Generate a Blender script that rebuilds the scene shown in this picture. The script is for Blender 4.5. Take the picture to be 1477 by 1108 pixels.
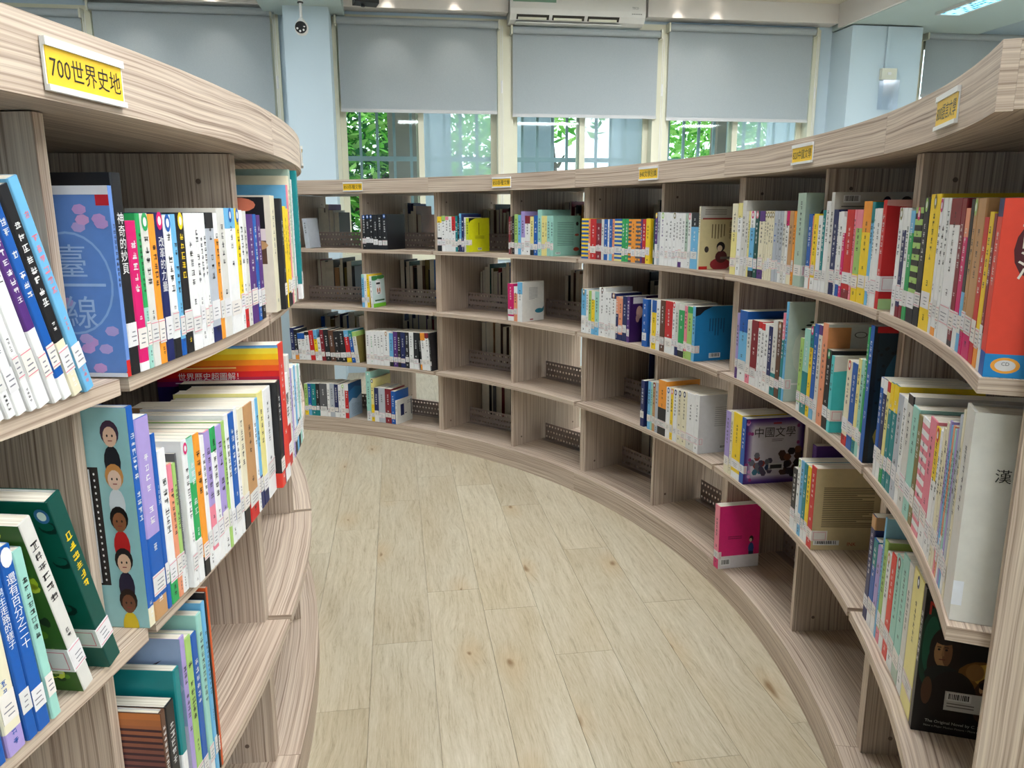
import bpy, math, random
from mathutils import Vector, Matrix

for o in list(bpy.data.objects): bpy.data.objects.remove(o)
SC = bpy.context.scene
COL = SC.collection
R_ = math.radians

# ------------------------------------------------------------------ camera, world, exposure
F, PITCH, ROLL, CAMH = 1117.9, R_(12.392), R_(-0.1487), 1.28785      # focal length in pixels of the 1477 px frame
IW, IH = 1477, 1108
cam = bpy.data.cameras.new('camera'); cam.sensor_width = 36.0; cam.lens = 36.0 * F / IW
cam.clip_start = 0.02; cam.clip_end = 200
cam_o = bpy.data.objects.new('camera', cam); COL.objects.link(cam_o)
cam_o.location = (0, 0, CAMH)
cam_o.rotation_mode = 'XYZ'
cam_o.matrix_world = Matrix.Translation((0, 0, CAMH)) @ Matrix.Rotation(R_(90) - PITCH, 4, 'X') @ Matrix.Rotation(ROLL, 4, 'Z')
SC.camera = cam_o

w = bpy.data.worlds.new('sky'); SC.world = w; w.use_nodes = True
wn = w.node_tree.nodes; bg = wn['Background']
bg.inputs['Color'].default_value = (0.86, 0.94, 1.0, 1); bg.inputs['Strength'].default_value = 3.0

SC.view_settings.view_transform = 'Standard'; SC.view_settings.look = 'None'
SC.view_settings.gamma = 1.0; SC.view_settings.use_curve_mapping = False
SC.view_settings.exposure = 0.30
SC.cycles.diffuse_bounces = 2
CEIL_EMIT = 19.0        # strength of the ceiling light panels
SPOT_W = 5.0           # downlights by the window wall

# ------------------------------------------------------------------ pixel helpers (a pixel gives only a direction)
cP, sP, cRo, sRo = math.cos(PITCH), math.sin(PITCH), math.cos(ROLL), math.sin(ROLL)
def proj(X, Y, Z):
    Z = Z - CAMH
    d = Y * cP - Z * sP
    x = F * X / d; y = -F * (Y * sP + Z * cP) / d
    return 738.5 + cRo * x - sRo * y, 554 + sRo * x + cRo * y
def bisect(f, a, b, target, n=50):
    fa = f(a) - target
    for _ in range(n):
        m = (a + b) / 2; fm = f(m) - target
        if (fm > 0) == (fa > 0): a, fa = m, fm
        else: b = m
    return (a + b) / 2

# ------------------------------------------------------------------ colour + materials
def lin(c):
    r = []
    for v in c[:3]:
        v = v / 255.0
        r.append(v / 12.92 if v <= 0.04045 else ((v + 0.055) / 1.055) ** 2.4)
    return (r[0], r[1], r[2], 1.0)

def new_mat(name):
    m = bpy.data.materials.new(name); m.use_nodes = True
    nt = m.node_tree; b = nt.nodes['Principled BSDF']
    return m, nt, b
def N_(nt, t, **kw):
    n = nt.nodes.new(t)
    for k, v in kw.items(): setattr(n, k, v)
    return n
def simple(name, c, rough=0.5, metal=0.0, noise=0.05, scale=30, spec=0.5):
    m, nt, b = new_mat(name)
    tc = N_(nt, 'ShaderNodeTexCoord'); nz = N_(nt, 'ShaderNodeTexNoise'); nz.inputs['Scale'].default_value = scale
    nt.links.new(tc.outputs['Object'], nz.inputs['Vector'])
    cr = N_(nt, 'ShaderNodeValToRGB'); l = lin(c)
    cr.color_ramp.elements[0].color = (l[0]*(1-noise), l[1]*(1-noise), l[2]*(1-noise), 1)
    cr.color_ramp.elements[1].color = (min(1, l[0]*(1+noise)), min(1, l[1]*(1+noise)), min(1, l[2]*(1+noise)), 1)
    nt.links.new(nz.outputs['Fac'], cr.inputs['Fac']); nt.links.new(cr.outputs['Color'], b.inputs['Base Color'])
    b.inputs['Roughness'].default_value = rough; b.inputs['Metallic'].default_value = metal
    b.inputs['Specular IOR Level'].default_value = spec
    return m
def emit(name, c, s):
    m, nt, b = new_mat(name); l = lin(c)
    b.inputs['Base Color'].default_value = l; b.inputs['Emission Color'].default_value = l; b.inputs['Emission Strength'].default_value = s
    return m

def wood_mat():
    m, nt, b = new_mat('wood_laminate')
    uv = N_(nt, 'ShaderNodeUVMap'); oi = N_(nt, 'ShaderNodeObjectInfo')
    add = N_(nt, 'ShaderNodeVectorMath', operation='MULTIPLY_ADD')
    comb = N_(nt, 'ShaderNodeCombineXYZ')
    for k in ('X', 'Y'): nt.links.new(oi.outputs['Random'], comb.inputs[k])
    nt.links.new(comb.outputs[0], add.inputs[0]); add.inputs[1].default_value = (7.0, 3.0, 0); nt.links.new(uv.outputs[0], add.inputs[2])
    # long wavy grain lines (u runs along the grain)
    mp1 = N_(nt, 'ShaderNodeMapping'); mp1.inputs['Scale'].default_value = (1.6, 5.0, 1)
    n0 = N_(nt, 'ShaderNodeTexNoise'); n0.inputs['Scale'].default_value = 1.6; n0.inputs['Detail'].default_value = 2
    nt.links.new(add.outputs[0], mp1.inputs[0]); nt.links.new(mp1.outputs[0], n0.inputs['Vector'])
    sub = N_(nt, 'ShaderNodeVectorMath', operation='MULTIPLY_ADD')
    sub.inputs[1].default_value = (0, 0.022, 0); nt.links.new(n0.outputs['Color'], sub.inputs[0]); nt.links.new(add.outputs[0], sub.inputs[2])
    def lines(sx, sy, sc, det):
        mp = N_(nt, 'ShaderNodeMapping'); mp.inputs['Scale'].default_value = (sx, sy, 1)
        n = N_(nt, 'ShaderNodeTexNoise'); n.inputs['Scale'].default_value = sc; n.inputs['Detail'].default_value = det; n.inputs['Roughness'].default_value = 0.6
        nt.links.new(sub.outputs[0], mp.inputs[0]); nt.links.new(mp.outputs[0], n.inputs['Vector']); return n
    a = lines(1.3, 210, 1.0, 2); c = lines(4.0, 640, 1.0, 2); d = lines(0.6, 16, 1.0, 2)
    r1 = N_(nt, 'ShaderNodeValToRGB')
    e = r1.color_ramp.elements
    e[0].position = 0.34; e[0].color = lin((138, 115, 98)); e[1].position = 0.60; e[1].color = lin((222, 206, 186))
    x = e.new(0.46); x.color = lin((193, 173, 154))
    mx = N_(nt, 'ShaderNodeMath', operation='MULTIPLY_ADD'); mx.inputs[1].default_value = 0.72
    m2 = N_(nt, 'ShaderNodeMath', operation='MULTIPLY'); m2.inputs[1].default_value = 0.28
    nt.links.new(a.outputs['Fac'], mx.inputs[0]); nt.links.new(c.outputs['Fac'], m2.inputs[0]); nt.links.new(m2.outputs[0], mx.inputs[2])
    nt.links.new(mx.outputs[0], r1.inputs['Fac'])
    mixc = N_(nt, 'ShaderNodeMix', data_type='RGBA', blend_type='MULTIPLY'); mixc.inputs['Factor'].default_value = 0.35
    r2 = N_(nt, 'ShaderNodeValToRGB'); r2.color_ramp.elements[0].position = .3; r2.color_ramp.elements[0].color = (.72, .64, .58, 1); r2.color_ramp.elements[1].position = .7; r2.color_ramp.elements[1].color = (1, 1, 1, 1)
    nt.links.new(d.outputs['Fac'], r2.inputs['Fac'])
    nt.links.new(r1.outputs['Color'], mixc.inputs[6]); nt.links.new(r2.outputs['Color'], mixc.inputs[7])
    nt.links.new(mixc.outputs[2], b.inputs['Base Color'])
    b.inputs['Roughness'].default_value = 0.5; b.inputs['Specular IOR Level'].default_value = 0.35
    bp = N_(nt, 'ShaderNodeBump'); bp.inputs['Strength'].default_value = 0.12; bp.inputs['Distance'].default_value = 0.001
    nt.links.new(mx.outputs[0], bp.inputs['Height']); nt.links.new(bp.outputs[0], b.inputs['Normal'])
    return m

def plank_mat():
    m, nt, b = new_mat('oak_vinyl_plank')
    uv = N_(nt, 'ShaderNodeUVMap'); oi = N_(nt, 'ShaderNodeObjectInfo')
    comb = N_(nt, 'ShaderNodeCombineXYZ')
    for k in ('X', 'Y'): nt.links.new(oi.outputs['Random'], comb.inputs[k])
    add = N_(nt, 'ShaderNodeVectorMath', operation='MULTIPLY_ADD'); add.inputs[1].default_value = (31.0, 17.0, 0)
    nt.links.new(comb.outputs[0], add.inputs[0]); nt.links.new(uv.outputs[0], add.inputs[2])
    def noise(vec, sc, det, rough=.5):
        n = N_(nt, 'ShaderNodeTexNoise'); n.inputs['Scale'].default_value = sc; n.inputs['Detail'].default_value = det; n.inputs['Roughness'].default_value = rough
        nt.links.new(vec, n.inputs['Vector']); return n
    def mapping(vec, s):
        mp = N_(nt, 'ShaderNodeMapping'); mp.inputs['Scale'].default_value = s; nt.links.new(vec, mp.inputs[0]); return mp.outputs[0]
    # knots: sparse cells that bend the grain
    vm = mapping(add.outputs[0], (2.0, 5.0, 1))
    vo = N_(nt, 'ShaderNodeTexVoronoi', voronoi_dimensions='2D'); vo.inputs['Scale'].default_value = 0.95; nv = noise(mapping(add.outputs[0], (6, 14, 1)), 1.0, 2); vd = N_(nt, 'ShaderNodeVectorMath', operation='MULTIPLY_ADD'); vd.inputs[1].default_value = (.22, .22, 0); nt.links.new(nv.outputs['Color'], vd.inputs[0]); nt.links.new(vm, vd.inputs[2]); nt.links.new(vd.outputs[0], vo.inputs['Vector'])
    kn = N_(nt, 'ShaderNodeMapRange'); kn.inputs['From Min'].default_value = 0.0; kn.inputs['From Max'].default_value = 0.26; kn.inputs['To Min'].default_value = 1; kn.inputs['To Max'].default_value = 0
    nt.links.new(vo.outputs['Distance'], kn.inputs['Value'])
    bend = N_(nt, 'ShaderNodeVectorMath', operation='MULTIPLY_ADD'); bend.inputs[1].default_value = (0.0, 0.02, 0)
    cmb = N_(nt, 'ShaderNodeCombineXYZ'); nt.links.new(kn.outputs[0], cmb.inputs['Y']); nt.links.new(cmb.outputs[0], bend.inputs[0])
    nw = noise(mapping(add.outputs[0], (2.5, 7, 1)), 1.0, 3)
    b2 = N_(nt, 'ShaderNodeVectorMath', operation='MULTIPLY_ADD'); b2.inputs[1].default_value = (0, 0.05, 0)
    nt.links.new(nw.outputs['Color'], b2.inputs[0]); nt.links.new(add.outputs[0], bend.inputs[2]); nt.links.new(bend.outputs[0], b2.inputs[2])
    g1 = noise(mapping(b2.outputs[0], (5, 70, 1)), 1.0, 5, .66)
    g2 = noise(mapping(b2.outputs[0], (22, 240, 1)), 1.0, 3, .75)
    g3 = noise(mapping(add.outputs[0], (1.1, 5, 1)), 1.0, 2)
    s1 = N_(nt, 'ShaderNodeMath', operation='MULTIPLY_ADD'); s1.inputs[1].default_value = 0.6
    s2 = N_(nt, 'ShaderNodeMath', operation='MULTIPLY'); s2.inputs[1].default_value = 0.4
    nt.links.new(g1.outputs['Fac'], s1.inputs[0]); nt.links.new(g2.outputs['Fac'], s2.inputs[0]); nt.links.new(s2.outputs[0], s1.inputs[2])
    r = N_(nt, 'ShaderNodeValToRGB'); e = r.color_ramp.elements
    e[0].position = .27; e[0].color = lin((146, 130, 104)); e[1].position = .70; e[1].color = lin((216, 207, 186))
    x = e.new(.47); x.color = lin((194, 183, 157))
    nt.links.new(s1.outputs[0], r.inputs['Fac'])
    r3 = N_(nt, 'ShaderNodeValToRGB'); r3.color_ramp.elements[0].position = .3; r3.color_ramp.elements[0].color = lin((226, 214, 194)); r3.color_ramp.elements[1].position = .65; r3.color_ramp.elements[1].color = (1, 1, 1, 1)
    nt.links.new(g3.outputs['Fac'], r3.inputs['Fac'])
    mx = N_(nt, 'ShaderNodeMix', data_type='RGBA', blend_type='MULTIPLY'); mx.inputs['Factor'].default_value = .5
    nt.links.new(r.outputs['Color'], mx.inputs[6]); nt.links.new(r3.outputs['Color'], mx.inputs[7])
    # per plank tone
    hv = N_(nt, 'ShaderNodeHueSaturation'); mr = N_(nt, 'ShaderNodeMapRange'); mr.inputs['To Min'].default_value = .95; mr.inputs['To Max'].default_value = 1.04
    nt.links.new(oi.outputs['Random'], mr.inputs['Value']); nt.links.new(mr.outputs[0], hv.inputs['Value']); nt.links.new(mx.outputs[2], hv.inputs['Color'])
    # knot colour
    kd = N_(nt, 'ShaderNodeMapRange'); kd.inputs['From Min'].default_value = 0.02; kd.inputs['From Max'].default_value = 0.07; kd.inputs['To Min'].default_value = .85; kd.inputs['To Max'].default_value = 0
    sp = N_(nt, 'ShaderNodeSeparateColor'); nt.links.new(vo.outputs['Color'], sp.inputs[0])
    ks = N_(nt, 'ShaderNodeMath', operation='MULTIPLY_ADD'); ks.inputs[1].default_value = 2.2; ks.inputs[2].default_value = .7; nt.links.new(sp.outputs[1], ks.inputs[0])
    kdist = N_(nt, 'ShaderNodeMath', operation='MULTIPLY'); nt.links.new(vo.outputs['Distance'], kdist.inputs[0]); nt.links.new(ks.outputs[0], kdist.inputs[1])
    nt.links.new(kdist.outputs[0], kd.inputs['Value'])
    sel = N_(nt, 'ShaderNodeMath', operation='GREATER_THAN'); sel.inputs[1].default_value = .66
    nt.links.new(sp.outputs[0], sel.inputs[0])
    km = N_(nt, 'ShaderNodeMath', operation='MULTIPLY'); nt.links.new(kd.outputs[0], km.inputs[0]); nt.links.new(sel.outputs[0], km.inputs[1])
    mk = N_(nt, 'ShaderNodeMix', data_type='RGBA'); nt.links.new(km.outputs[0], mk.inputs['Factor'])
    hal = N_(nt, 'ShaderNodeMath', operation='MULTIPLY'); nt.links.new(kn.outputs[0], hal.inputs[0]); nt.links.new(sel.outputs[0], hal.inputs[1])
    hal2 = N_(nt, 'ShaderNodeMath', operation='MULTIPLY'); hal2.inputs[1].default_value = .5; nt.links.new(hal.outputs[0], hal2.inputs[0])
    mh = N_(nt, 'ShaderNodeMix', data_type='RGBA'); nt.links.new(hal2.outputs[0], mh.inputs['Factor']); nt.links.new(hv.outputs['Color'], mh.inputs[6]); mh.inputs[7].default_value = lin((186, 158, 116))
    nt.links.new(mh.outputs[2], mk.inputs[6]); mk.inputs[7].default_value = lin((128, 98, 62))
    nt.links.new(mk.outputs[2], b.inputs['Base Color'])
    b.inputs['Roughness'].default_value = .42; b.inputs['Specular IOR Level'].default_value = .4
    bp = N_(nt, 'ShaderNodeBump'); bp.inputs['Strength'].default_value = .12; bp.inputs['Distance'].default_value = .001
    nt.links.new(s1.outputs[0], bp.inputs['Height']); nt.links.new(bp.outputs[0], b.inputs['Normal'])
    return m

def print_mat():
    m, nt, b = new_mat('printed_cover')
    at = N_(nt, 'ShaderNodeVertexColor', layer_name='Col')
    tc = N_(nt, 'ShaderNodeTexCoord'); nz = N_(nt, 'ShaderNodeTexNoise'); nz.inputs['Scale'].default_value = 55; nz.inputs['Detail'].default_value = 3
    nt.links.new(tc.outputs['Object'], nz.inputs['Vector'])
    mr = N_(nt, 'ShaderNodeMapRange'); mr.inputs['To Min'].default_value = .9; mr.inputs['To Max'].default_value = 1.08
    nt.links.new(nz.outputs['Fac'], mr.inputs['Value'])
    hv = N_(nt, 'ShaderNodeHueSaturation'); nt.links.new(mr.outputs[0], hv.inputs['Value']); nt.links.new(at.outputs['Color'], hv.inputs['Color'])
    nt.links.new(hv.outputs['Color'], b.inputs['Base Color']); b.inputs['Roughness'].default_value = .38; b.inputs['Specular IOR Level'].default_value = .45
    return m
def pages_mat():
    m, nt, b = new_mat('paper_pages')
    tc = N_(nt, 'ShaderNodeTexCoord'); mp = N_(nt, 'ShaderNodeMapping'); mp.inputs['Scale'].default_value = (900, 3, 3)
    nz = N_(nt, 'ShaderNodeTexNoise'); nz.inputs['Scale'].default_value = 1; nz.inputs['Detail'].default_value = 2
    nt.links.new(tc.outputs['Object'], mp.inputs[0]); nt.links.new(mp.outputs[0], nz.inputs['Vector'])
    r = N_(nt, 'ShaderNodeValToRGB'); r.color_ramp.elements[0].position = .3; r.color_ramp.elements[0].color = lin((196, 186, 164)); r.color_ramp.elements[1].position = .6; r.color_ramp.elements[1].color = lin((240, 234, 218))
    nt.links.new(nz.outputs['Fac'], r.inputs['Fac']); nt.links.new(r.outputs['Color'], b.inputs['Base Color']); b.inputs['Roughness'].default_value = .8
    return m
def glass_mat():
    m, nt, b = new_mat('window_glass')
    nt.nodes.remove(b); out = nt.nodes['Material Output']
    tr = N_(nt, 'ShaderNodeBsdfTransparent'); tr.inputs['Color'].default_value = (.90, .96, .95, 1)
    gl = N_(nt, 'ShaderNodeBsdfGlossy'); gl.inputs['Roughness'].default_value = .02
    fr = N_(nt, 'ShaderNodeFresnel'); fr.inputs['IOR'].default_value = 1.5
    mx = N_(nt, 'ShaderNodeMixShader'); nt.links.new(fr.outputs[0], mx.inputs[0]); nt.links.new(tr.outputs[0], mx.inputs[1]); nt.links.new(gl.outputs[0], mx.inputs[2])
    nt.links.new(mx.outputs[0], out.inputs['Surface']); return m
def screen_glass_mat():
    # pane with a fine insect screen behind it: hazier
    m, nt, b = new_mat('screened_glass')
    nt.nodes.remove(b); out = nt.nodes['Material Output']
    tr = N_(nt, 'ShaderNodeBsdfTransparent'); tr.inputs['Color'].default_value = (.93, .97, .98, 1)
    df = N_(nt, 'ShaderNodeBsdfTranslucent'); df.inputs['Color'].default_value = lin((205, 222, 228))
    d2 = N_(nt, 'ShaderNodeBsdfDiffuse'); d2.inputs['Color'].default_value = lin((205, 222, 228))
    m0 = N_(nt, 'ShaderNodeMixShader'); m0.inputs[0].default_value = .4; nt.links.new(df.outputs[0], m0.inputs[1]); nt.links.new(d2.outputs[0], m0.inputs[2])
    mx = N_(nt, 'ShaderNodeMixShader'); mx.inputs[0].default_value = .38
    nt.links.new(tr.outputs[0], mx.inputs[1]); nt.links.new(m0.outputs[0], mx.inputs[2]); nt.links.new(mx.outputs[0], out.inputs['Surface']); return m
def blind_mat():
    m, nt, b = new_mat('blind_fabric')
    nt.nodes.remove(b); out = nt.nodes['Material Output']
    tc = N_(nt, 'ShaderNodeTexCoord'); nz = N_(nt, 'ShaderNodeTexNoise'); nz.inputs['Scale'].default_value = 220; nz.inputs['Detail'].default_value = 2
    nt.links.new(tc.outputs['Object'], nz.inputs['Vector'])
    r = N_(nt, 'ShaderNodeValToRGB'); r.color_ramp.elements[0].color = lin((184, 194, 198)); r.color_ramp.elements[1].color = lin((204, 212, 214))
    nt.links.new(nz.outputs['Fac'], r.inputs['Fac'])
    d = N_(nt, 'ShaderNodeBsdfDiffuse'); t = N_(nt, 'ShaderNodeBsdfTranslucent')
    nt.links.new(r.outputs['Color'], d.inputs['Color']); nt.links.new(r.outputs['Color'], t.inputs['Color'])
    mx = N_(nt, 'ShaderNodeMixShader'); mx.inputs[0].default_value = .26
    nt.links.new(d.outputs[0], mx.inputs[1]); nt.links.new(t.outputs[0], mx.inputs[2]); nt.links.new(mx.outputs[0], out.inputs['Surface']); return m
def clear_mat():
    m, nt, b = new_mat('clear_plastic')
    nt.nodes.remove(b); out = nt.nodes['Material Output']
    tr = N_(nt, 'ShaderNodeBsdfTransparent'); tr.inputs['Color'].default_value = (.88, .91, .95, 1)
    gl = N_(nt, 'ShaderNodeBsdfGlossy'); gl.inputs['Roughness'].default_value = .08; gl.inputs['Color'].default_value = (.95, .96, 1, 1)
    mx = N_(nt, 'ShaderNodeMixShader'); mx.inputs[0].default_value = .22
    nt.links.new(tr.outputs[0], mx.inputs[1]); nt.links.new(gl.outputs[0], mx.inputs[2]); nt.links.new(mx.outputs[0], out.inputs['Surface']); return m
def leaf_mat():
    m, nt, b = new_mat('leaves')
    nt.nodes.remove(b); out = nt.nodes['Material Output']
    at = N_(nt, 'ShaderNodeVertexColor', layer_name='Col')
    d = N_(nt, 'ShaderNodeBsdfDiffuse'); t = N_(nt, 'ShaderNodeBsdfTranslucent'); mx = N_(nt, 'ShaderNodeMixShader'); mx.inputs[0].default_value = .45
    nt.links.new(at.outputs['Color'], d.inputs['Color']); nt.links.new(at.outputs['Color'], t.inputs['Color'])
    nt.links.new(d.outputs[0], mx.inputs[1]); nt.links.new(t.outputs[0], mx.inputs[2]); nt.links.new(mx.outputs[0], out.inputs['Surface']); return m

WOOD, PLANK, PRINT, PAGES, GLASS, SGLASS, BLIND, CLEAR, LEAF = wood_mat(), plank_mat(), print_mat(), pages_mat(), glass_mat(), screen_glass_mat(), blind_mat(), clear_mat(), leaf_mat()
M_WALL = simple('wall_paint', (206, 226, 236), .7, noise=.02, scale=4)
M_WALLW = simple('white_paint', (238, 234, 230), .6, noise=.02, scale=4)
M_CEIL = simple('ceiling_paint', (232, 226, 210), .8, noise=.02, scale=4)
M_BEAM = simple('beam_paint', (196, 214, 212), .75, noise=.03, scale=4)
M_FRAME = simple('cream_aluminium', (232, 230, 205), .4, noise=.03, scale=8)
M_BAR = simple('grey_bar_paint', (150, 172, 178), .5, noise=.05)
M_METAL = simple('brown_grey_steel', (158, 142, 134), .45, metal=.2, noise=.06, scale=20)
M_WHITEP = simple('white_plastic', (236, 236, 232), .35, noise=.02)
M_CREAMP = simple('cream_plastic', (226, 226, 206), .4, noise=.02)
M_BLACKP = simple('black_plastic', (26, 26, 28), .35, noise=.1)
M_DARKG = simple('dark_slot', (52, 50, 46), .6, noise=.1)
M_CONC = simple('concrete', (120, 112, 98), .9, noise=.25, scale=6)
M_CONCB = simple('pale_render', (168, 182, 190), .9, noise=.15, scale=8)
M_BARK = simple('bark', (84, 76, 66), .9, noise=.35, scale=25)
M_SOIL = simple('pale_paving', (214, 212, 204), .9, noise=.12, scale=3)
M_SCREW = simple('screw_cap', (112, 92, 78), .5, noise=.1)
M_PLAIN = simple('blind_bar', (204, 206, 206), .5, noise=.02)
M_LAMP = emit('lamp_diffuser', (246, 250, 255), CEIL_EMIT)
M_SCREEN = emit('cyan_panel', (150, 225, 250), 1.6)
M_GLOW = emit('downlight_lens', (255, 240, 220), 3)

# ------------------------------------------------------------------ mesh builder
class MB:
    def __init__(s): s.v = []; s.f = []; s.c = []; s.uv = []; s.m = []; s.mi = 0
    def face(s, pts, col=(1, 1, 1, 1), uv=None):
        i = len(s.v); s.v += [tuple(p) for p in pts]; n = len(pts)
        s.f.append(tuple(range(i, i + n))); s.c.append(col); s.m.append(s.mi)
        s.uv.append(uv if uv else [(0, 0)] * n)
    def mesh(s, verts, faces, col=(1, 1, 1, 1)):
        i = len(s.v); s.v += [tuple(p) for p in verts]
        for f in faces:
            s.f.append(tuple(i + k for k in f)); s.c.append(col); s.uv.append([(0, 0)] * len(f)); s.m.append(s.mi)
    def box(s, lo, hi, col=(1, 1, 1, 1), grain='x'):
        x0, y0, z0 = lo; x1, y1, z1 = hi
        P = [(x0,y0,z0),(x1,y0,z0),(x1,y1,z0),(x0,y1,z0),(x0,y0,z1),(x1,y0,z1),(x1,y1,z1),(x0,y1,z1)]
        for q in ((3,2,1,0),(4,5,6,7),(0,1,5,4),(1,2,6,5),(2,3,7,6),(3,0,4,7)):
            pts = [P[k] for k in q]
            if grain == 'z': uv = [(p[2], p[0] + p[1]) for p in pts]
            elif grain == 'y': uv = [(p[1], p[0] + p[2]) for p in pts]
            else: uv = [(p[0], p[1] + p[2]) for p in pts]
            s.face(pts, col, uv)
    def tube(s, a, b, r0, r1=None, n=10, col=(1, 1, 1, 1), caps=True):
        a = Vector(a); b = Vector(b); r1 = r0 if r1 is None else r1
        d = (b - a).normalized(); t = Vector((0, 0, 1)) if abs(d.z) < .9 else Vector((1, 0, 0))
        u = d.cross(t).normalized(); v = d.cross(u)
        A = [a + (u * math.cos(2*math.pi*k/n) + v * math.sin(2*math.pi*k/n)) * r0 for k in range(n)]
        B = [b + (u * math.cos(2*math.pi*k/n) + v * math.sin(2*math.pi*k/n)) * r1 for k in range(n)]
        for k in range(n): s.face([A[k], B[k], B[(k+1) % n], A[(k+1) % n]], col)
        if caps: s.face(A, col); s.face(B[::-1], col)
    def lathe(s, prof, n=16, col=(1, 1, 1, 1), c=(0, 0, 0)):
        rings = [[(c[0] + r*math.cos(2*math.pi*k/n), c[1] + r*math.sin(2*math.pi*k/n), c[2] + z) for k in range(n)] for r, z in prof]
        for a, b in zip(rings, rings[1:]):
            for k in range(n): s.face([a[k], a[(k+1) % n], b[(k+1) % n], b[k]], col)
        s.face(rings[0][::-1], col); s.face(rings[-1], col)
    def arc(s, C, r0, r1, a0, a1, z0, z1, seg=None, col=(1, 1, 1, 1)):
        seg = seg or max(3, int(abs(a1 - a0) / R_(1.6)))
        rm = (r0 + r1) / 2
        def P(r, a, z): return (C[0] + r*math.cos(a), C[1] + r*math.sin(a), z)
        for k in range(seg):
            p, q = a0 + (a1-a0)*k/seg, a0 + (a1-a0)*(k+1)/seg
            up, uq = p*rm, q*rm
            s.face([P(r0,p,z1), P(r1,p,z1), P(r1,q,z1), P(r0,q,z1)], col, [(up,r0),(up,r1),(uq,r1),(uq,r0)])
            s.face([P(r0,q,z0), P(r1,q,z0), P(r1,p,z0), P(r0,p,z0)], col, [(uq,r0),(uq,r1),(up,r1),(up,r0)])
            s.face([P(r1,p,z0), P(r1,q,z0), P(r1,q,z1), P(r1,p,z1)], col, [(up,z0),(uq,z0),(uq,z1),(up,z1)])
            s.face([P(r0,q,z0), P(r0,p,z0), P(r0,p,z1), P(r0,q,z1)], col, [(uq,z0),(up,z0),(up,z1),(uq,z1)])
        for a, fl in ((a0, 1), (a1, -1)):
            pts = [P(r0,a,z0), P(r1,a,z0), P(r1,a,z1), P(r0,a,z1)]; uv = [(r0,z0),(r1,z0),(r1,z1),(r0,z1)]
            s.face(pts[::fl], col, uv[::fl])
    def data(s, name, mats):
        me = bpy.data.meshes.new(name); me.from_pydata(s.v, [], s.f)
        me.uv_layers.new(name='UVMap'); me.color_attributes.new('Col', 'FLOAT_COLOR', 'CORNER')
        uvl = me.uv_layers['UVMap']; ca = me.color_attributes['Col']
        uvs = []; cs = []
        for u, c in zip(s.uv, s.c):
            for p in u: uvs += [p[0], p[1]]; cs += list(c)
        uvl.data.foreach_set('uv', uvs); ca.data.foreach_set('color', cs)
        if not isinstance(mats, (list, tuple)): mats = [mats]
        for m in mats: me.materials.append(m)
        if len(mats) > 1: me.polygons.foreach_set('material_index', s.m)
        me.update(); return me
    def build(s, name, mats, parent=None, **kw):
        o = bpy.data.objects.new(name, s.data(name, mats)); COL.objects.link(o)
        if parent: o.parent = parent
        tag(o, **kw); return o
def tag(o, label=None, cat=None, group=None, kind=None):
    if label: o['label'] = label
    if cat: o['category'] = cat
    if group: o['group'] = group
    if kind: o['kind'] = kind
    return o
def empty(name, loc=(0, 0, 0), rz=0, **kw):
    o = bpy.data.objects.new(name, None); COL.objects.link(o); o.location = loc; o.rotation_euler = (0, 0, rz); o.empty_display_size = .05
    return tag(o, **kw)
def inst(me, name, loc, rz, parent=None, **kw):
    o = bpy.data.objects.new(name, me); COL.objects.link(o); o.location = loc; o.rotation_euler = (0, 0, rz)
    if parent: o.parent = parent
    return tag(o, **kw)
def smooth(o):
    o.data.polygons.foreach_set('use_smooth', [True] * len(o.data.polygons)); return o

_TX = {}
def text_mesh(body):
    if body not in _TX:
        c = bpy.data.curves.new('t', 'FONT'); c.body = body; c.resolution_u = 2; c.align_x = 'CENTER'; c.align_y = 'CENTER'
        o = bpy.data.objects.new('t', c); COL.objects.link(o)
        bpy.context.view_layer.update()
        me = bpy.data.meshes.new_from_object(o.evaluated_get(bpy.context.evaluated_depsgraph_get()))
        _TX[body] = ([tuple(v.co) for v in me.vertices], [tuple(p.vertices) for p in me.polygons])
        bpy.data.objects.remove(o); bpy.data.curves.remove(c); bpy.data.meshes.remove(me)
    return _TX[body]

# ------------------------------------------------------------------ room frame: u along the window wall, v out of it into the room
AL = R_(8.4)
U = Vector((math.cos(AL), math.sin(AL), 0)); NV = Vector((math.sin(AL), -math.cos(AL), 0)); W0 = Vector((0, 6.5, 0))
ROOM = Matrix(((U.x, -NV.x, 0, W0.x), (U.y, -NV.y, 0, W0.y), (0, 0, 1, 0), (0, 0, 0, 1)))   # local x = u, local y = -v
def rbox(b, u0, u1, v0, v1, z0, z1, **k): b.box((u0, -v1, z0), (u1, -v0, z1), **k)
def rbuild(b, name, mats, parent=None, **kw):
    o = b.build(name, mats, parent, **kw)
    if parent is None: o.matrix_world = ROOM
    return o
ZC = 2.93                       # ceiling
UL, UR, VB = -5.2, 6.0, 9.6     # room extents
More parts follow.
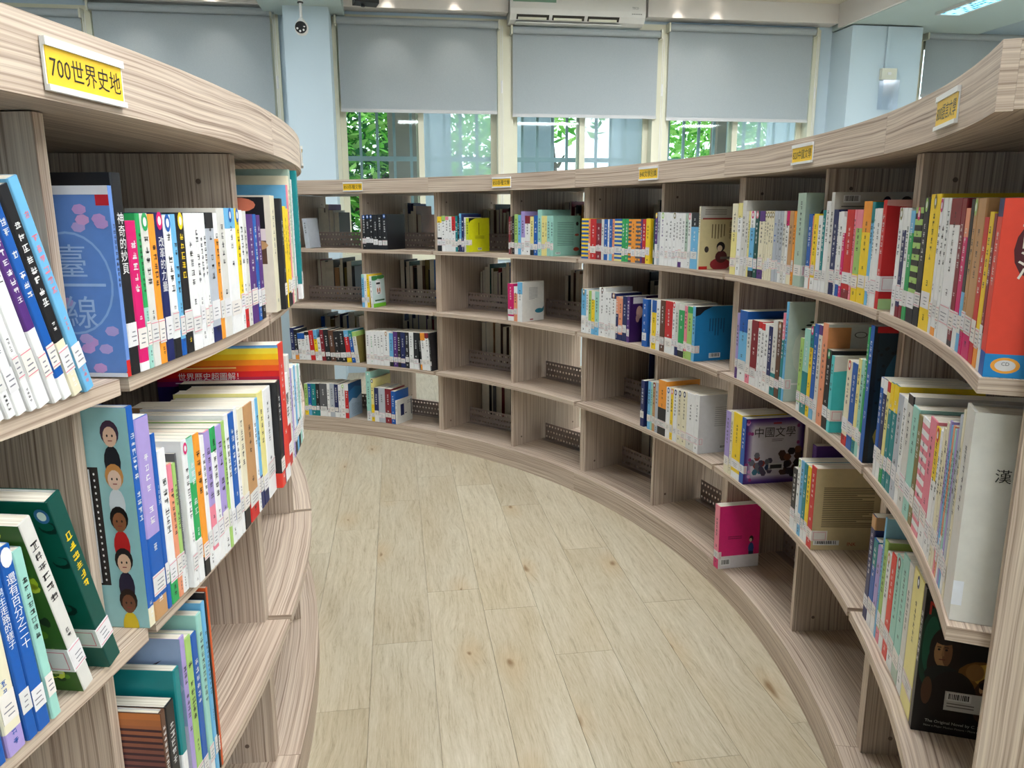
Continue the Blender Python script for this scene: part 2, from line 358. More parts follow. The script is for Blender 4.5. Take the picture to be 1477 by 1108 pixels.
# floor: planks run away from the window wall
PW, PL, PT = 0.18, 1.22, 0.006
b = MB(); rbox(b, UL, UR, 0, VB, -.12, -PT)
floor = rbuild(b, 'floor', PLANK, kind='structure')
pb = MB(); g = .0005
pb.box((-PW/2+g, -PL/2+g, -PT), (PW/2-g, PL/2-g, 0), grain='y')
plank_me = pb.data('plank', PLANK)
rest = MB(); rnd = random.Random(5)
nu = int((UR-UL)/PW)
for i in range(nu):
    uc = UL + PW*(i+.5); off = rnd.random()*PL
    j = -1
    while True:
        v0 = off + (j)*PL; j += 1
        if v0 > VB: break
        a, c = max(0, v0), min(VB, v0+PL)
        if c - a < .02: continue
        pw = ROOM @ Vector((uc, -(a+c)/2, 0))
        if -1.0 < pw.x < 1.35 and 0.3 < pw.y < 5.4 and (c-a) > PL-.01:
            o = inst(plank_me, 'plank', (uc, -(a+c)/2, 0), 0, floor)
        else:
            n0 = len(rest.uv)
            rest.box((uc-PW/2+g, -c+g, -PT), (uc+PW/2-g, -a-g, 0), grain='y')
            du, dv = rnd.random()*9, rnd.random()*9
            for k in range(n0, len(rest.uv)): rest.uv[k] = [(p[0]+du, p[1]+dv) for p in rest.uv[k]]
rest.build('plank_field', PLANK, floor, kind='stuff')

# window wall, with openings
SILL, HEAD = 0.92, 2.76
WINS = [(-3.13, -1.76), (-1.40, -0.05), (-0.05, 1.22), (1.22, 2.58), (3.46, 4.80)]
b = MB()
rbox(b, UL, UR, -.22, 0, 0, SILL); rbox(b, UL, UR, -.22, 0, HEAD, ZC+.25)
edges = [UL, -4.46, -3.18, -3.10, -1.78, -1.40, 2.58, 3.46, 4.80, UR]
for a, c in ((UL, -4.50), (-1.78, -1.39), (2.57, 3.46), (4.80, UR)): rbox(b, a, c, -.22, 0, SILL, HEAD)
rbuild(b, 'wall_window', M_WALL, kind='structure')
b = MB(); rbox(b, UL-.2, UL, 0, VB, 0, ZC+.25); rbuild(b, 'wall_left', M_WALL, kind='structure')
b = MB(); rbox(b, UR, UR+.2, 0, VB, 0, ZC+.25); rbuild(b, 'wall_right', M_WALL, kind='structure')
b = MB(); rbox(b, UL-.2, UR+.2, VB, VB+.2, 0, ZC+.25); rbuild(b, 'wall_back', M_WALL, kind='structure')
b = MB(); rbox(b, UL-.2, UR+.2, -.22, VB+.2, ZC+.25, ZC+.45); rbox(b, UL, UR, 0, VB, ZC, ZC+.2501)
rbuild(b, 'ceiling', M_CEIL, kind='structure')
# white lighting soffit band over the blinds, pillars and beams
n = 0
for a, c in ((-3.10, -1.85), (-1.27, -.04), (1.06, 2.66)):
    n += 1; b = MB(); rbox(b, a, c, .001, .14, 2.785, ZC); rbuild(b, 'trim_%d' % n, M_WALLW, kind='structure')
b = MB(); rbox(b, -1.69, -1.37, 0, .30, 0, 2.74); rbuild(b, 'wall_pillar', M_WALL, kind='structure')
b = MB(); rbox(b, 2.69, 3.30, 0, .30, 0, 2.74)
o = rbuild(b, 'wall_pillar', M_WALL, kind='structure')
b = MB(); rbox(b, -1.85, -1.27, 0, VB, 2.74, ZC); rbuild(b, 'trim_%d' % 4, M_BEAM, kind='structure')
b = MB(); rbox(b, 2.685, 3.95, 0, VB, 2.75, ZC); b2 = b
rbuild(b, 'trim_%d' % 5, M_BEAM, kind='structure')
b = MB(); rbox(b, 2.655, 2.684, .14, VB, 2.752, ZC); rbuild(b, 'trim_%d' % 6, M_WALLW, kind='structure')

# windows: two sliding sashes each
def window(k, u0, u1):
    e = empty('window_%d' % k, kind='structure'); e.matrix_world = ROOM
    fw = .06
    b = MB()
    rbox(b, u0, u0+fw, -.16, .02, SILL, HEAD); rbox(b, u1-fw, u1, -.16, .02, SILL, HEAD)
    rbox(b, u0+fw, u1-fw, -.16, .02, SILL, SILL+.05); rbox(b, u0+fw, u1-fw, -.16, .02, HEAD-.05, HEAD)
    b.build('frame', M_FRAME, e)
    um = (u0+u1)/2 + .0; sw = .045
    for i, (a, c, vv) in enumerate(((u0+fw, um+.03, -.06), (um-.03, u1-fw, -.10))):
        s = MB()
        rbox(s, a, a+sw, vv-.015, vv+.015, SILL+.05, HEAD-.05); rbox(s, c-sw, c, vv-.015, vv+.015, SILL+.05, HEAD-.05)
        rbox(s, a+sw, c-sw, vv-.015, vv+.015, SILL+.05, SILL+.11); rbox(s, a+sw, c-sw, vv-.015, vv+.015, HEAD-.11, HEAD-.05)
        so = s.build('sash', M_FRAME, e)
        p = MB(); rbox(p, a+sw, c-sw, vv-.002, vv+.002, SILL+.11, HEAD-.11)
        p.build('pane', GLASS if i == 0 else SGLASS, so)
for k, (a, c) in enumerate(WINS): window(k+1, a, c)
window(6, -4.50, -3.13)

# ------------------------------------------------------------------ bookcases (double sided, arc plan)
CR, RR = (-1.945, 1.952), 2.714
CLt, RL = (-4.2275, 1.182), 3.7623
DEP = .60
ZB0, ZB = .072, .092                      # base board
SH = [(1.074, 1.094), (.745, .765), (.414, .434)]
ZT = [1.094, .765, .434, .092]            # standing heights, tier 1 (top) .. 4
TOP0, TOP1 = 1.399, 1.475
PTH = .018
_bs = {}
def backstop_mesh(L):
    key = round(L, 3)
    if key in _bs: return _bs[key]
    b = MB(); H = .088; nr = 3; cw = .0215; nc = int(L / cw); cw = L / nc; chh = H / nr; r = .0058
    for j in range(nr):
        off = 0 if j % 2 == 0 else cw/2
        z0 = j*chh
        xs = [-L/2 + off + cw*i for i in range(nc + (0 if off == 0 else -1) + 1)]
        if off: b.face([(-L/2,0,z0), (xs[0],0,z0), (xs[0],0,z0+chh), (-L/2,0,z0+chh)]); b.face([(xs[-1],0,z0), (L/2,0,z0), (L/2,0,z0+chh), (xs[-1],0,z0+chh)])
        for x0, x1 in zip(xs, xs[1:]):
            cx, cz = (x0+x1)/2, z0+chh/2
            sq = [(x1,cz),(x1,z0+chh),(cx,z0+chh),(x0,z0+chh),(x0,cz),(x0,z0),(cx,z0),(x1,z0)]
            ci = [(cx + r*math.cos(k*math.pi/4), cz + r*math.sin(k*math.pi/4)) for k in range(8)]
            for k in range(8):
                q = (k+1) % 8
                b.face([(ci[k][0],0,ci[k][1]), (sq[k][0],0,sq[k][1]), (sq[q][0],0,sq[q][1]), (ci[q][0],0,ci[q][1])])
    # foot flange
    b.face([(-L/2,0,0), (L/2,0,0), (L/2,.03,.0008), (-L/2,.03,.0008)])
    _bs[key] = b.data('backstop', M_METAL); return _bs[key]

def bookcase(C, r0, r1, a0, a1, mids, side, label, fascia_out, cuts=(), stops=(1, 2, 3, 4), end_out=False):
    """side 'in': the aisle sees radius r0; 'out': the aisle sees r1."""
    am = (a0+a1)/2; ra = r0 if side == 'in' else r1
    base = (C[0] + ra*math.cos(am), C[1] + ra*math.sin(am), 0)
    e = empty('bookcase', base, 0, label=label, cat='bookcase', group='curved double sided bookcases')
    def put(b, name, mats=WOOD):
        o = b.build(name, mats, e); o.location = (-base[0], -base[1], 0); return o
    rm = (r0+r1)/2; ga = .0006/rm
    # base
    b = MB(); b.arc(C, r0, r1, a0+ga, a1-ga, ZB0, ZB); put(b, 'base_board')
    b = MB(); b.arc(C, r0+.0005, r0+.0185, a0+ga, a1-ga, 0, ZB0-.0002); put(b, 'plinth')
    b = MB(); b.arc(C, r1-.0185, r1-.0005, a0+ga, a1-ga, 0, ZB0-.0002); put(b, 'plinth')
    # uprights
    def upright(a, off, name):
        b = MB(); t = PTH/2
        rr0, rr1 = (r0+.05, r1-.012) if side == 'in' else (r0+.012, r1-.05)
        b.box((rr0, -t+off, ZB), (rr1, t+off, TOP0), grain='z')
        o = b.build(name, WOOD, e); o.location = (C[0]-base[0], C[1]-base[1], 0); o.rotation_euler = (0, 0, a)
        for z in (.135, TOP0-.05):
            for s in (-1, 1):
                for rr in (rr0+.06, rr1-.06):
                    c = MB(); c.tube((rr, off+s*t, z), (rr, off+s*(t+.0008), z), .005, n=8)
                    k = c.build('screw_cap', M_SCREW, o)
    upright(a0, -PTH/2-.0004 if end_out else PTH/2+.0004, 'side_panel'); upright(a1, -PTH/2-.0004, 'side_panel')
    for m in mids: upright(m, 0, 'divider')
    # shelves
    cuts = [a0] + list(cuts) + [a1]
    for (z0, z1) in SH:
        for p, q in zip(cuts, cuts[1:]):
            gs = .009/rm; g0 = 0 if (end_out and p == a0) else gs
            b = MB(); b.arc(C, r0, r1, p+g0, q-gs, z0, z1); put(b, 'shelf')
    # top slab and fascias
    fi, fo = (fascia_out, 0) if side == 'in' else (0, fascia_out)
    b = MB(); b.arc(C, r0-fi+.018, r1+fo-.018, a0+ga, a1-ga, TOP0+.002, TOP1); put(b, 'top_board')
    b = MB(); b.arc(C, r0-fi, r0-fi+.0178, a0+ga, a1-ga, TOP0, TOP1+.0005); put(b, 'fascia')
    b = MB(); b.arc(C, r1+fo-.0178, r1+fo, a0+ga, a1-ga, TOP0, TOP1+.0005); put(b, 'fascia')
    # perforated backstops down the middle
    al = [a0] + list(mids) + [a1]
    for p, q in zip(al, al[1:]):
        rk = r0+.285 if side == 'in' else r1-.285
        L = 2*rk*math.sin((q-p)/2) - .05; me = backstop_mesh(L); ac = (p+q)/2
        rc = rk*math.cos((q-p)/2)
        for t in stops:
            o = inst(me, 'backstop', (C[0]+rc*math.cos(ac)-base[0], C[1]+rc*math.sin(ac)-base[1], ZT[t-1]+.0005), ac + math.pi/2, e)
            md = o.modifiers.new('thickness', 'SOLIDIFY'); md.thickness = .0014
    return e

AE, AA, AB, AC_, AD, AZ = [R_(x) for x in (-22.5, -8.26, 13.13, 34.5, 55.99, 77.4)]
mid = lambda p, q: (p+q)/2
RUNITS = {
 'E': (AE, AA, [], 'light wood curved bookcase end unit under the 800 sign'),
 'A': (AA, AB, [mid(AA, AB)], 'packed curved bookcase adjoining the end unit, under the 820 sign'),
 'B': (AB, AC_, [mid(AB, AC_)], 'curved bookcase under the 840 sign, its two lower shelves partly empty'),
 'C': (AC_, AD, [mid(AC_, AD)], 'half empty curved bookcase under the 850 sign, next to the 840 one'),
 'D': (AD, AZ, [mid(AD, AZ)], 'curved bookcase under the 850 sign, with a set of black volumes on top shelf'),
}
for k, (a0, a1, ms, lab) in RUNITS.items(): bookcase(CR, RR, RR+DEP, a0, a1, ms, 'in', lab, .018, end_out=(k == 'E'))
L0, L1, L2, L3, L4 = [R_(x) for x in (-13.3, -3.9, 5.40, 15.1, 24.7)]; L1D = R_(-4.3)   # board joint and divider
LUNITS = {'L': (L0, L2, [L1D], 'curved bookcase with outward bulging front under the 700 world history sign'),
          'M': (L2, L4, [L3], 'curved bookcase joined on beyond the 700 unit, lower shelves empty')}
for k, (a0, a1, ms, lab) in LUNITS.items(): bookcase(CLt, RL-DEP, RL, a0, a1, ms, 'out', lab, .028, cuts=(L1,) if k == 'L' else (L3,), stops=(3, 4))

# ------------------------------------------------------------------ yellow shelf signs
YEL, BLK, WHT = lin((252, 206, 44)), lin((24, 22, 20)), lin((240, 240, 236))
def sign(C, r, a, side, body, label, z=1.437, W=.128, Hh=.05):
    rz = a - math.pi/2 if side == 'in' else a + math.pi/2     # local x runs left to right for the reader, -y faces the reader
    e = empty('shelf_sign', (C[0]+r*math.cos(a), C[1]+r*math.sin(a), z), rz, label=label, cat='sign', group='yellow section signs on the bookcases')
    b = MB(); b.box((-W/2, -.003, -Hh/2), (W/2, -.0005, Hh/2), WHT); b.build('backing', M_WHITEP, e)
    b = MB(); b.box((-W/2+.002, -.0036, -Hh/2+.006), (W/2-.003, -.0031, Hh/2-.008), YEL); b.build('card', PRINT, e)
    for s, h in ((1, .008), (-1, .006)):
        b = MB(); z0 = Hh/2-h if s > 0 else -Hh/2
        b.box((-W/2, -.0062, z0), (W/2, -.0031, z0+h)); b.build('rail', M_WHITEP, e)
    v, f = text_mesh(body); xs = [p[0] for p in v]; wd = max(xs)-min(xs); hh = max(p[1] for p in v) - min(p[1] for p in v)
    sx = (W-.014)/wd; sy = .023/hh; cx = (max(xs)+min(xs))/2; cy = (max(p[1] for p in v)+min(p[1] for p in v))/2
    b = MB(); b.mesh([((p[0]-cx)*sx, -.0039, (p[1]-cy)*sy-.001) for p in v], f, BLK); b.build('lettering', PRINT, e)
    return e
sign(CLt, RL+.028, R_(-4.75), 'out', '700世界史地', 'yellow sign reading 700 world history on the bulging bookcase', z=1.432, W=.134)
sign(CLt, RL+.028, R_(15.05), 'out', '700世界史地', 'sign seen edge on along the curved top beyond the 700 sign')
for key, body, lab in (('E', '800語言文學', 'yellow sign reading 800 on the end bookcase'), ('A', '820中國文學', 'yellow sign reading 820 beside the end bookcase'),
                       ('B', '840文學別集', 'yellow 840 sign over the row of colourful striped spines'), ('C', '850各種文學', 'yellow 850 sign next to the 840 sign'),
                       ('D', '850各種文學', 'yellow 850 sign above the set of black volumes')):
    a0, a1 = RUNITS[key][:2]; a = (a0+a1)/2
    if key == 'E': a = R_(-16.2)
    sign(CR, RR-.018, a, 'in', body, lab, z=1.436)

# ------------------------------------------------------------------ books
PAL = {'W': ((240,240,238),'white'), 'w': ((222,220,212),'off-white'), 'c': ((236,228,198),'cream'), 'g': ((186,192,200),'light grey'), 'G': ((92,92,96),'grey'),
 'K': ((28,28,32),'black'), 'R': ((206,34,36),'red'), 'r': ((132,26,40),'dark red'), 'P': ((238,136,154),'pink'), 'M': ((216,22,108),'magenta'),
 'B': ((24,92,176),'blue'), 'b': ((112,184,226),'light blue'), 'N': ((28,38,92),'navy'), 'T': ((14,132,136),'teal'), 't': ((160,214,200),'mint'),
 'E': ((44,166,92),'green'), 'e': ((168,206,112),'light green'), 'Y': ((250,214,36),'yellow'), 'y': ((240,228,146),'pale yellow'), 'O': ((246,158,50),'orange'),
 'o': ((238,156,118),'salmon'), 'V': ((86,46,122),'purple'), 'v': ((172,154,212),'lavender'), 'D': ((96,62,44),'brown'), 'd': ((196,150,102),'tan'),
 'S': ((14,78,70),'dark green'), 's': ((176,198,180),'sage'), 'u': ((92,208,210),'turquoise'), 'l': ((206,216,40),'lime'), 'z': ((104,142,208),'cornflower blue'),
 'n': ((216,92,40),'rust'), 'j': ((130,116,60),'olive'), 'q': ((228,62,48),'orange-red')}
def pc(k): return lin(PAL[k][0])
DARKS = set('KrNVDSGBTREMjq')
LC = pc('K')

def spine_glyphs(b, t, z0, z1, col, rng, y=-.0003):
    w = min(.011, t*.58); z = z1
    while z - w*1.1 > z0:
        cz = z - w*.55
        for k in range(rng.choice((3, 4, 4))):
            zz = cz + w*(rng.random()-.5)*.85; ww = w*(.25 + rng.random()*.25); h = w*.045
            b.face([(-ww,y,zz-h), (ww,y,zz-h), (ww,y,zz+h), (-ww,y,zz+h)], col)
        for k in range(rng.choice((2, 3))):
            xx = w*(rng.random()-.5)*.7; h = w*(.2 + rng.random()*.22); ww = w*.045
            b.face([(xx-ww,y,cz-h), (xx+ww,y,cz-h), (xx+ww,y,cz+h), (xx-ww,y,cz+h)], col)
        z -= w*1.22
        if rng.random() < .06: z -= w*1.5

class Art:
    """flat print on one side of a book: a runs from the spine to the fore-edge, z up"""
    def __init__(s, b, t, d, h, sgn): s.b, s.t, s.d, s.h, s.s, s.k = b, t, d, h, sgn, 0
    def off(s): return s.t/2 + .00025 + .00002*(s.k if s.k < 60 else 40 + s.k % 20)
    def P(s, a, z): return (s.s*s.off(), a*s.d, z*s.h)
    def poly(s, pts, col): s.k += 1; p = [s.P(min(1, max(0, q[0])), min(1, max(0, q[1]))) for q in pts]; s.b.face(p, lin(col))
    def rect(s, a0, z0, a1, z1, col): s.poly([(a0,z0),(a1,z0),(a1,z1),(a0,z1)], col)
    def ell(s, a, z, ra, rz, col, n=14): s.poly([(a+ra*math.cos(2*math.pi*k/n), z+rz*math.sin(2*math.pi*k/n)) for k in range(n)], col)
    def text(s, body, a, z, size, col, sx=1.0):
        v, f = text_mesh(body); s.k += 1; sg = s.s
        xs = [p[0] for p in v]; ys = [p[1] for p in v]; cx = (max(xs)+min(xs))/2; cy = (max(ys)+min(ys))/2
        x = s.s*(s.off() + .0003)
        s.b.mesh([(x, a*s.d + sg*(p[0]-cx)*size*sx, z*s.h + (p[1]-cy)*size) for p in v], f, lin(col))
    def lines(s, a0, a1, z0, z1, n, col, rng, hf=.35, vert=False):
        for k in range(n):
            if vert:
                q = a0 + (a1-a0)*(k+.5)/n; hw = (a1-a0)/n*hf*.5
                s.k -= (k > 0); s.rect(q-hw, z0 + (z1-z0)*rng.random()*.4, q+hw, z1, col)
            else:
                q = z0 + (z1-z0)*(k+.5)/n; hw = (z1-z0)/n*hf*.5
                s.k -= (k > 0); s.rect(a0, q-hw, a1 - (a1-a0)*(rng.random()*.4 if rng.random() < .25 else 0), q+hw, col)
    def barcode(s, a0, z0, a1, z1, rng):
        s.rect(a0, z0, a1, z1, (245, 245, 242)); n = 12
        for k in range(n):
            q = a0 + (a1-a0)*(.08 + .84*k/n); s.k -= (k > 0); s.rect(q, z0+(z1-z0)*.2, q + (a1-a0)*.84/n*(.3+.5*rng.random()), z1-(z1-z0)*.08, (30, 30, 30))

def art_face(A, a, z, s, hair, skin, body):
    A.ell(a, z-.95*s, .55*s, .75*s*.8, body); A.ell(a, z+.1*s, .62*s, .62*s*.75, hair); A.ell(a, z-.04*s, .46*s, .5*s*.75, skin)
    for q in (-.17, .17): A.ell(a+q*s, z, .06*s, .05*s, (40, 30, 30), 8)
    A.rect(a-.14*s, z-.2*s, a+.14*s, z-.165*s, (150, 60, 60))

ARTS = {}
def art(fn): ARTS[fn.__name__] = fn; return fn
@art
def blossom(A, rng):                       # blue cover with pale blossom and a white ring drawing
    A.rect(0, .03, 1, .95, (104, 142, 208)); A.rect(0, .955, 1, 1, (238, 236, 240)); A.rect(0, 0, 1, .022, (240, 240, 244)); A.rect(.0, .9, .09, .955, (205, 40, 50))
    for k in range(26):
        A.ell(.32, .5, .29, .27, (150, 182, 226), 28) if k == 0 else None
        if k == 1: A.ell(.32, .5, .275, .258, (104, 142, 208), 28)
        if k > 1:
            a, z = rng.choice(((.45, .42), (.3, .1), (.5, .12), (.15, .2), (.12, .85), (.52, .36)))
            A.ell(a + rng.uniform(-.12, .12), z + rng.uniform(-.07, .07), .05, .028, rng.choice(((222, 168, 214), (204, 160, 216), (190, 168, 220))), 7)
    A.text('臺', .3, .62, .042, (170, 196, 232)); A.rect(.08, .485, .56, .5, (170, 196, 232)); A.text('線', .27, .35, .042, (170, 196, 232))
@art
def people(A, rng):                        # pale teal cover, column of little drawn people and a dotted frame
    A.rect(0, 0, 1, 1, (158, 206, 208)); A.rect(.28, .2, 1, .74, (30, 28, 30)); A.rect(.35, .21, 1, .73, (240, 240, 240))
    for k in range(18): A.ell(.315, .225 + k*.0285, .008, .006, (240, 240, 240), 6)
    sk = ((236, 196, 168), (240, 206, 184), (150, 96, 64), (232, 190, 160), (122, 78, 54)); hr = ((70, 50, 70), (214, 150, 84), (30, 24, 24), (40, 34, 34), (44, 28, 22)); bd = ((40, 40, 46), (222, 228, 232), (200, 40, 40), (48, 40, 60), (226, 196, 40))
    for k in range(5): art_face(A, .15, .88-.19*k, .12, hr[k], sk[k], bd[k])
    A.rect(.36, .05, .46, .12, (240, 232, 220)); A.ell(.41, .088, .035, .02, (236, 120, 84))
@art
def worldhist(A, rng):                     # striped rainbow cover with the big title
    cs = ((40, 26, 96), (120, 16, 90), (176, 14, 60), (214, 20, 24), (236, 84, 20), (246, 138, 24), (250, 196, 20), (248, 220, 60), (120, 180, 220), (84, 150, 210))
    zs = (0, .72, .755, .78, .82, .86, .90, .94, .98, .99, 1)
    for k in range(10): A.rect(0, zs[k], 1, zs[k+1], cs[k])
    A.text('世界歷史超圖解！', .58, .787, .0155, (244, 236, 236)); A.lines(.3, .85, .735, .75, 1, (220, 200, 220), rng)
    A.lines(.35, .8, .835, .855, 1, (250, 200, 120), rng, .5)
@art
def photobook(A, rng):                     # cream cover with a photograph above
    A.rect(0, 0, 1, 1, (238, 228, 210)); A.rect(.06, .42, 1, .985, (96, 70, 54)); A.rect(.06, .72, .7, .985, (24, 22, 28))
    A.ell(.72, .88, .2, .09, (196, 196, 226)); A.ell(.3, .92, .16, .06, (230, 130, 100)); A.rect(.06, .62, 1, .72, (238, 222, 224)); A.ell(.5, .67, .12, .03, (160, 50, 60))
    for a, z, c in ((.3, .58, (206, 160, 110)), (.7, .55, (196, 150, 100)), (.4, .49, (214, 170, 118)), (.85, .47, (184, 132, 88))): A.ell(a, z, .26, .06, c)
    A.lines(.1, .6, .06, .17, 3, (226, 110, 80), rng)
@art
def foliage(A, rng):                       # green photograph of leaves
    A.rect(0, 0, 1, 1, (54, 98, 34))
    for k in range(150):
        A.k = 2 + k % 6; A.ell(.03+.94*rng.random(), .03+.94*rng.random(), .02+.03*rng.random(), .015+.03*rng.random(), rng.choice(((30, 60, 22), (90, 140, 30), (176, 200, 40), (60, 110, 34), (208, 222, 70), (24, 44, 20))), 8)
    A.k += 1; A.ell(.62, .84, .08, .035, (190, 200, 170)); A.lines(.1, .5, .1, .18, 2, (200, 210, 160), rng)
@art
def swirls(A, rng):                        # dark green cover with black scrolls
    A.rect(0, 0, 1, 1, (12, 88, 78))
    for k in range(26):
        a, z = rng.random(), rng.random(); A.ell(a, z, .07, .035, (8, 34, 36), 9); A.ell(a+.015, z+.008, .05, .024, (12, 88, 78), 9)
    A.ell(.06, .93, .05, .04, (60, 110, 170)); A.ell(.06, .93, .03, .025, (230, 236, 240))
@art
def sunset(A, rng):                        # rows of dark ripples under an orange glow
    n = 22
    for k in range(n):
        f = (k/n)**4; c = (int(112+110*f), int(70+66*f), int(72-6*f)); A.k -= (k > 0); A.rect(0, k/n, 1, (k+1)/n, c)
        if k < 20: A.poly([(0, k/n), (.5, k/n+.006), (1, k/n-.004), (1, k/n+.014), (.5, k/n+.026), (0, k/n+.018)], (66, 40, 48)); 
    A.ell(.75, .95, .2, .04, (250, 170, 60))
@art
def eagle(A, rng):                         # pale sky with a flying bird
    A.rect(0, 0, 1, 1, (150, 172, 206)); A.rect(0, .0, 1, .5, (196, 196, 216)); A.ell(.5, .72, .5, .1, (176, 190, 216))
    A.poly([(.15, .88), (.45, .78), (.8, .82), (.95, .80), (.8, .77), (.5, .73), (.4, .74)], (64, 54, 70)); A.ell(.42, .75, .08, .02, (240, 240, 240)); A.ell(.5, .745, .07, .025, (40, 34, 44))
@art
def redleaf(A, rng):
    A.rect(0, 0, 1, 1, (196, 26, 30)); A.poly([(0, 1), (0, .95), (.3, .93), (.6, .88), (1, .8), (1, 1)], (232, 170, 160)); A.rect(0, 0, 1, .10, (170, 206, 140)); A.ell(.75, .12, .2, .05, (60, 120, 50))
    for k in range(6): A.ell(.3+.1*k, .42 + .03*(k % 3), .13, .03, (160, 18, 26), 9)
@art
def whale(A, rng):
    A.rect(0, 0, 1, 1, (226, 224, 216)); A.lines(.3, .7, .55, .86, 9, (150, 150, 150), rng); A.ell(.78, .25, .2, .06, (44, 120, 140)); A.poly([(.9, .28), (1, .36), (.99, .25)], (44, 120, 140)); A.rect(.35, .03, .5, .06, (160, 40, 60))
@art
def limecover(A, rng):
    A.rect(0, 0, 1, 1, (226, 226, 32)); A.rect(.47, .5, .5, .86, (120, 120, 30)); A.lines(.3, .75, .38, .48, 3, (140, 140, 30), rng); A.barcode(.42, .05, .62, .12, rng); A.poly([(0, 1), (0, .84), (.08, .92), (.3, .985), (.5, 1)], (24, 24, 26))
@art
def mintcover(A, rng):
    A.rect(0, 0, 1, 1, (158, 214, 196)); A.lines(.15, .75, .25, .85, 14, (90, 130, 120), rng, .3); A.ell(.88, .8, .05, .05, (50, 50, 50)); A.ell(.87, .52, .08, .03, (200, 90, 70)); A.ell(.85, .16, .11, .05, (200, 80, 60)); A.barcode(.08, .05, .26, .1, rng)
@art
def storycover(A, rng):
    A.rect(0, 0, 1, 1, (224, 210, 160)); A.rect(0, .80, 1, 1, (206, 204, 196)); A.rect(.05, .795, .95, .82, (160, 60, 56)); A.lines(.1, .6, .86, .96, 4, (120, 116, 110), rng)
    A.text('的\n故\n事', .74, .62, .022, (50, 40, 30)); A.lines(.25, .6, .46, .72, 5, (120, 104, 70), rng, .35, True)
    A.ell(.5, .08, .24, .1, (176, 60, 66)); A.ell(.52, .2, .14, .1, (92, 44, 44)); A.ell(.5, .36, .1, .08, (34, 26, 26)); A.ell(.48, .335, .06, .05, (230, 206, 180)); A.ell(.17, .32, .05, .05, (60, 50, 46)); A.rect(.5, .16, .75, .2, (110, 104, 96)); A.rect(0, 0, .2, .05, (200, 40, 36))
@art
def purplecover(A, rng):
    A.rect(0, 0, 1, 1, (58, 26, 84)); A.rect(.1, .84, .5, .98, (222, 218, 220)); A.ell(.3, .65, .1, .14, (214, 170, 150)); A.ell(.25, .52, .06, .09, (190, 150, 140)); A.lines(.5, .85, .3, .62, 5, (120, 92, 140), rng, .3, True); A.barcode(.52, .07, .92, .2, rng)
@art
def bluecover(A, rng):
    A.rect(0, 0, 1, 1, (36, 130, 190)); A.poly([(0, 1), (0, .83), (.1, .85), (.2, .93), (.35, .985), (.4, 1)], (30, 30, 34)); A.lines(.3, .68, .45, .78, 6, (26, 84, 130), rng, .4, True); A.barcode(.34, .05, .6, .14, rng)
@art
def whitecover(A, rng):
    A.rect(0, 0, 1, 1, (222, 222, 222)); A.lines(.4, .85, .45, .8, 10, (150, 150, 154), rng, .22); A.barcode(.55, .06, .72, .12, rng); A.rect(.86, .06, .94, .12, (70, 70, 74))
@art
def litcover(A, rng):                      # purple edged cover with the large title
    A.rect(0, 0, 1, 1, (74, 40, 116))
    for q in range(7):
        e_ = .03 + .015*q; A.poly([(e_+.04, e_), (1-e_-.04, e_), (1-e_, e_+.06), (1-e_, 1-e_-.06), (1-e_-.04, 1-e_), (e_+.04, 1-e_), (e_, 1-e_-.06), (e_, e_+.06)], (92+20*q, 62+24*q, 130+14*q))
    for k in range(40):
        u = rng.random()
        A.ell(.3+rng.uniform(-.18, .14), .36+rng.uniform(-.2, .17), .05, .05, rng.choice(((40, 60, 90), (60, 110, 130), (150, 60, 50), (80, 70, 90), (110, 110, 120))), 6) if k % 2 else A.ell(.8+rng.uniform(-.16, .15), .3+rng.uniform(-.2, .26), .07, .06, rng.choice(((44, 34, 40), (80, 56, 50), (120, 80, 60), (60, 50, 60))), 6)
    for k in range(16): A.ell(rng.choice((.07, .93)) + rng.uniform(-.05, .05), rng.random(), .03, .03, rng.choice(((150, 60, 120), (210, 150, 200))), 6)
    A.text('中國文學', .50, .79, .036, (40, 30, 36)); A.rect(.46, .91, .6, .935, (170, 50, 60)); A.lines(.45, .65, .64, .69, 2, (110, 100, 110), rng); A.rect(.42, .2, .68, .31, (222, 222, 220)); A.rect(.45, .225, .65, .285, (60, 60, 62))
@art
def textcover(A, rng):                     # tan back cover full of small print
    A.rect(0, 0, 1, 1, (214, 194, 148)); A.lines(.12, .8, .28, .78, 22, (98, 86, 62), rng, .42); A.barcode(.03, .06, .38, .12, rng); A.text('INK', .55, .075, .014, (196, 60, 50))
@art
def pinkcover(A, rng):
    A.rect(0, 0, 1, 1, (232, 48, 124)); A.rect(0, 0, 1, .2, (236, 230, 230)); A.lines(.22, .56, .46, .52, 2, (130, 20, 60), rng); A.barcode(.06, .05, .3, .15, rng)
    A.ell(.8, .30, .07, .09, (52, 84, 150)); A.ell(.8, .45, .055, .05, (50, 34, 34)); A.ell(.785, .43, .035, .03, (240, 206, 184)); A.rect(.74, .2, .86, .25, (40, 50, 80))
@art
def seacover(A, rng):                      # orange-red cover with white title and a lime blob
    A.rect(0, 0, 1, 1, (232, 74, 50)); A.rect(0, 0, 1, .135, (30, 136, 200)); A.ell(.10, .07, .07, .046, (246, 170, 60), 18); A.ell(.10, .07, .05, .032, (226, 224, 222), 18); A.text('CD', .10, .08, .006, (90, 90, 90))
    A.poly([(.20, .5), (.15, .42), (.17, .36), (.22, .3), (.20, .24), (.28, .2), (.8, .2), (1, .24), (1, .52), (.5, .53)], (160, 200, 40))
    A.ell(.17, .72, .10, .16, (84, 24, 30)); A.text('前\n海', .17, .722, .036, (250, 240, 226)); A.lines(.5, .95, .04, .1, 2, (230, 240, 250), rng); A.lines(.62, .9, .4, .44, 1, (40, 90, 30), rng)
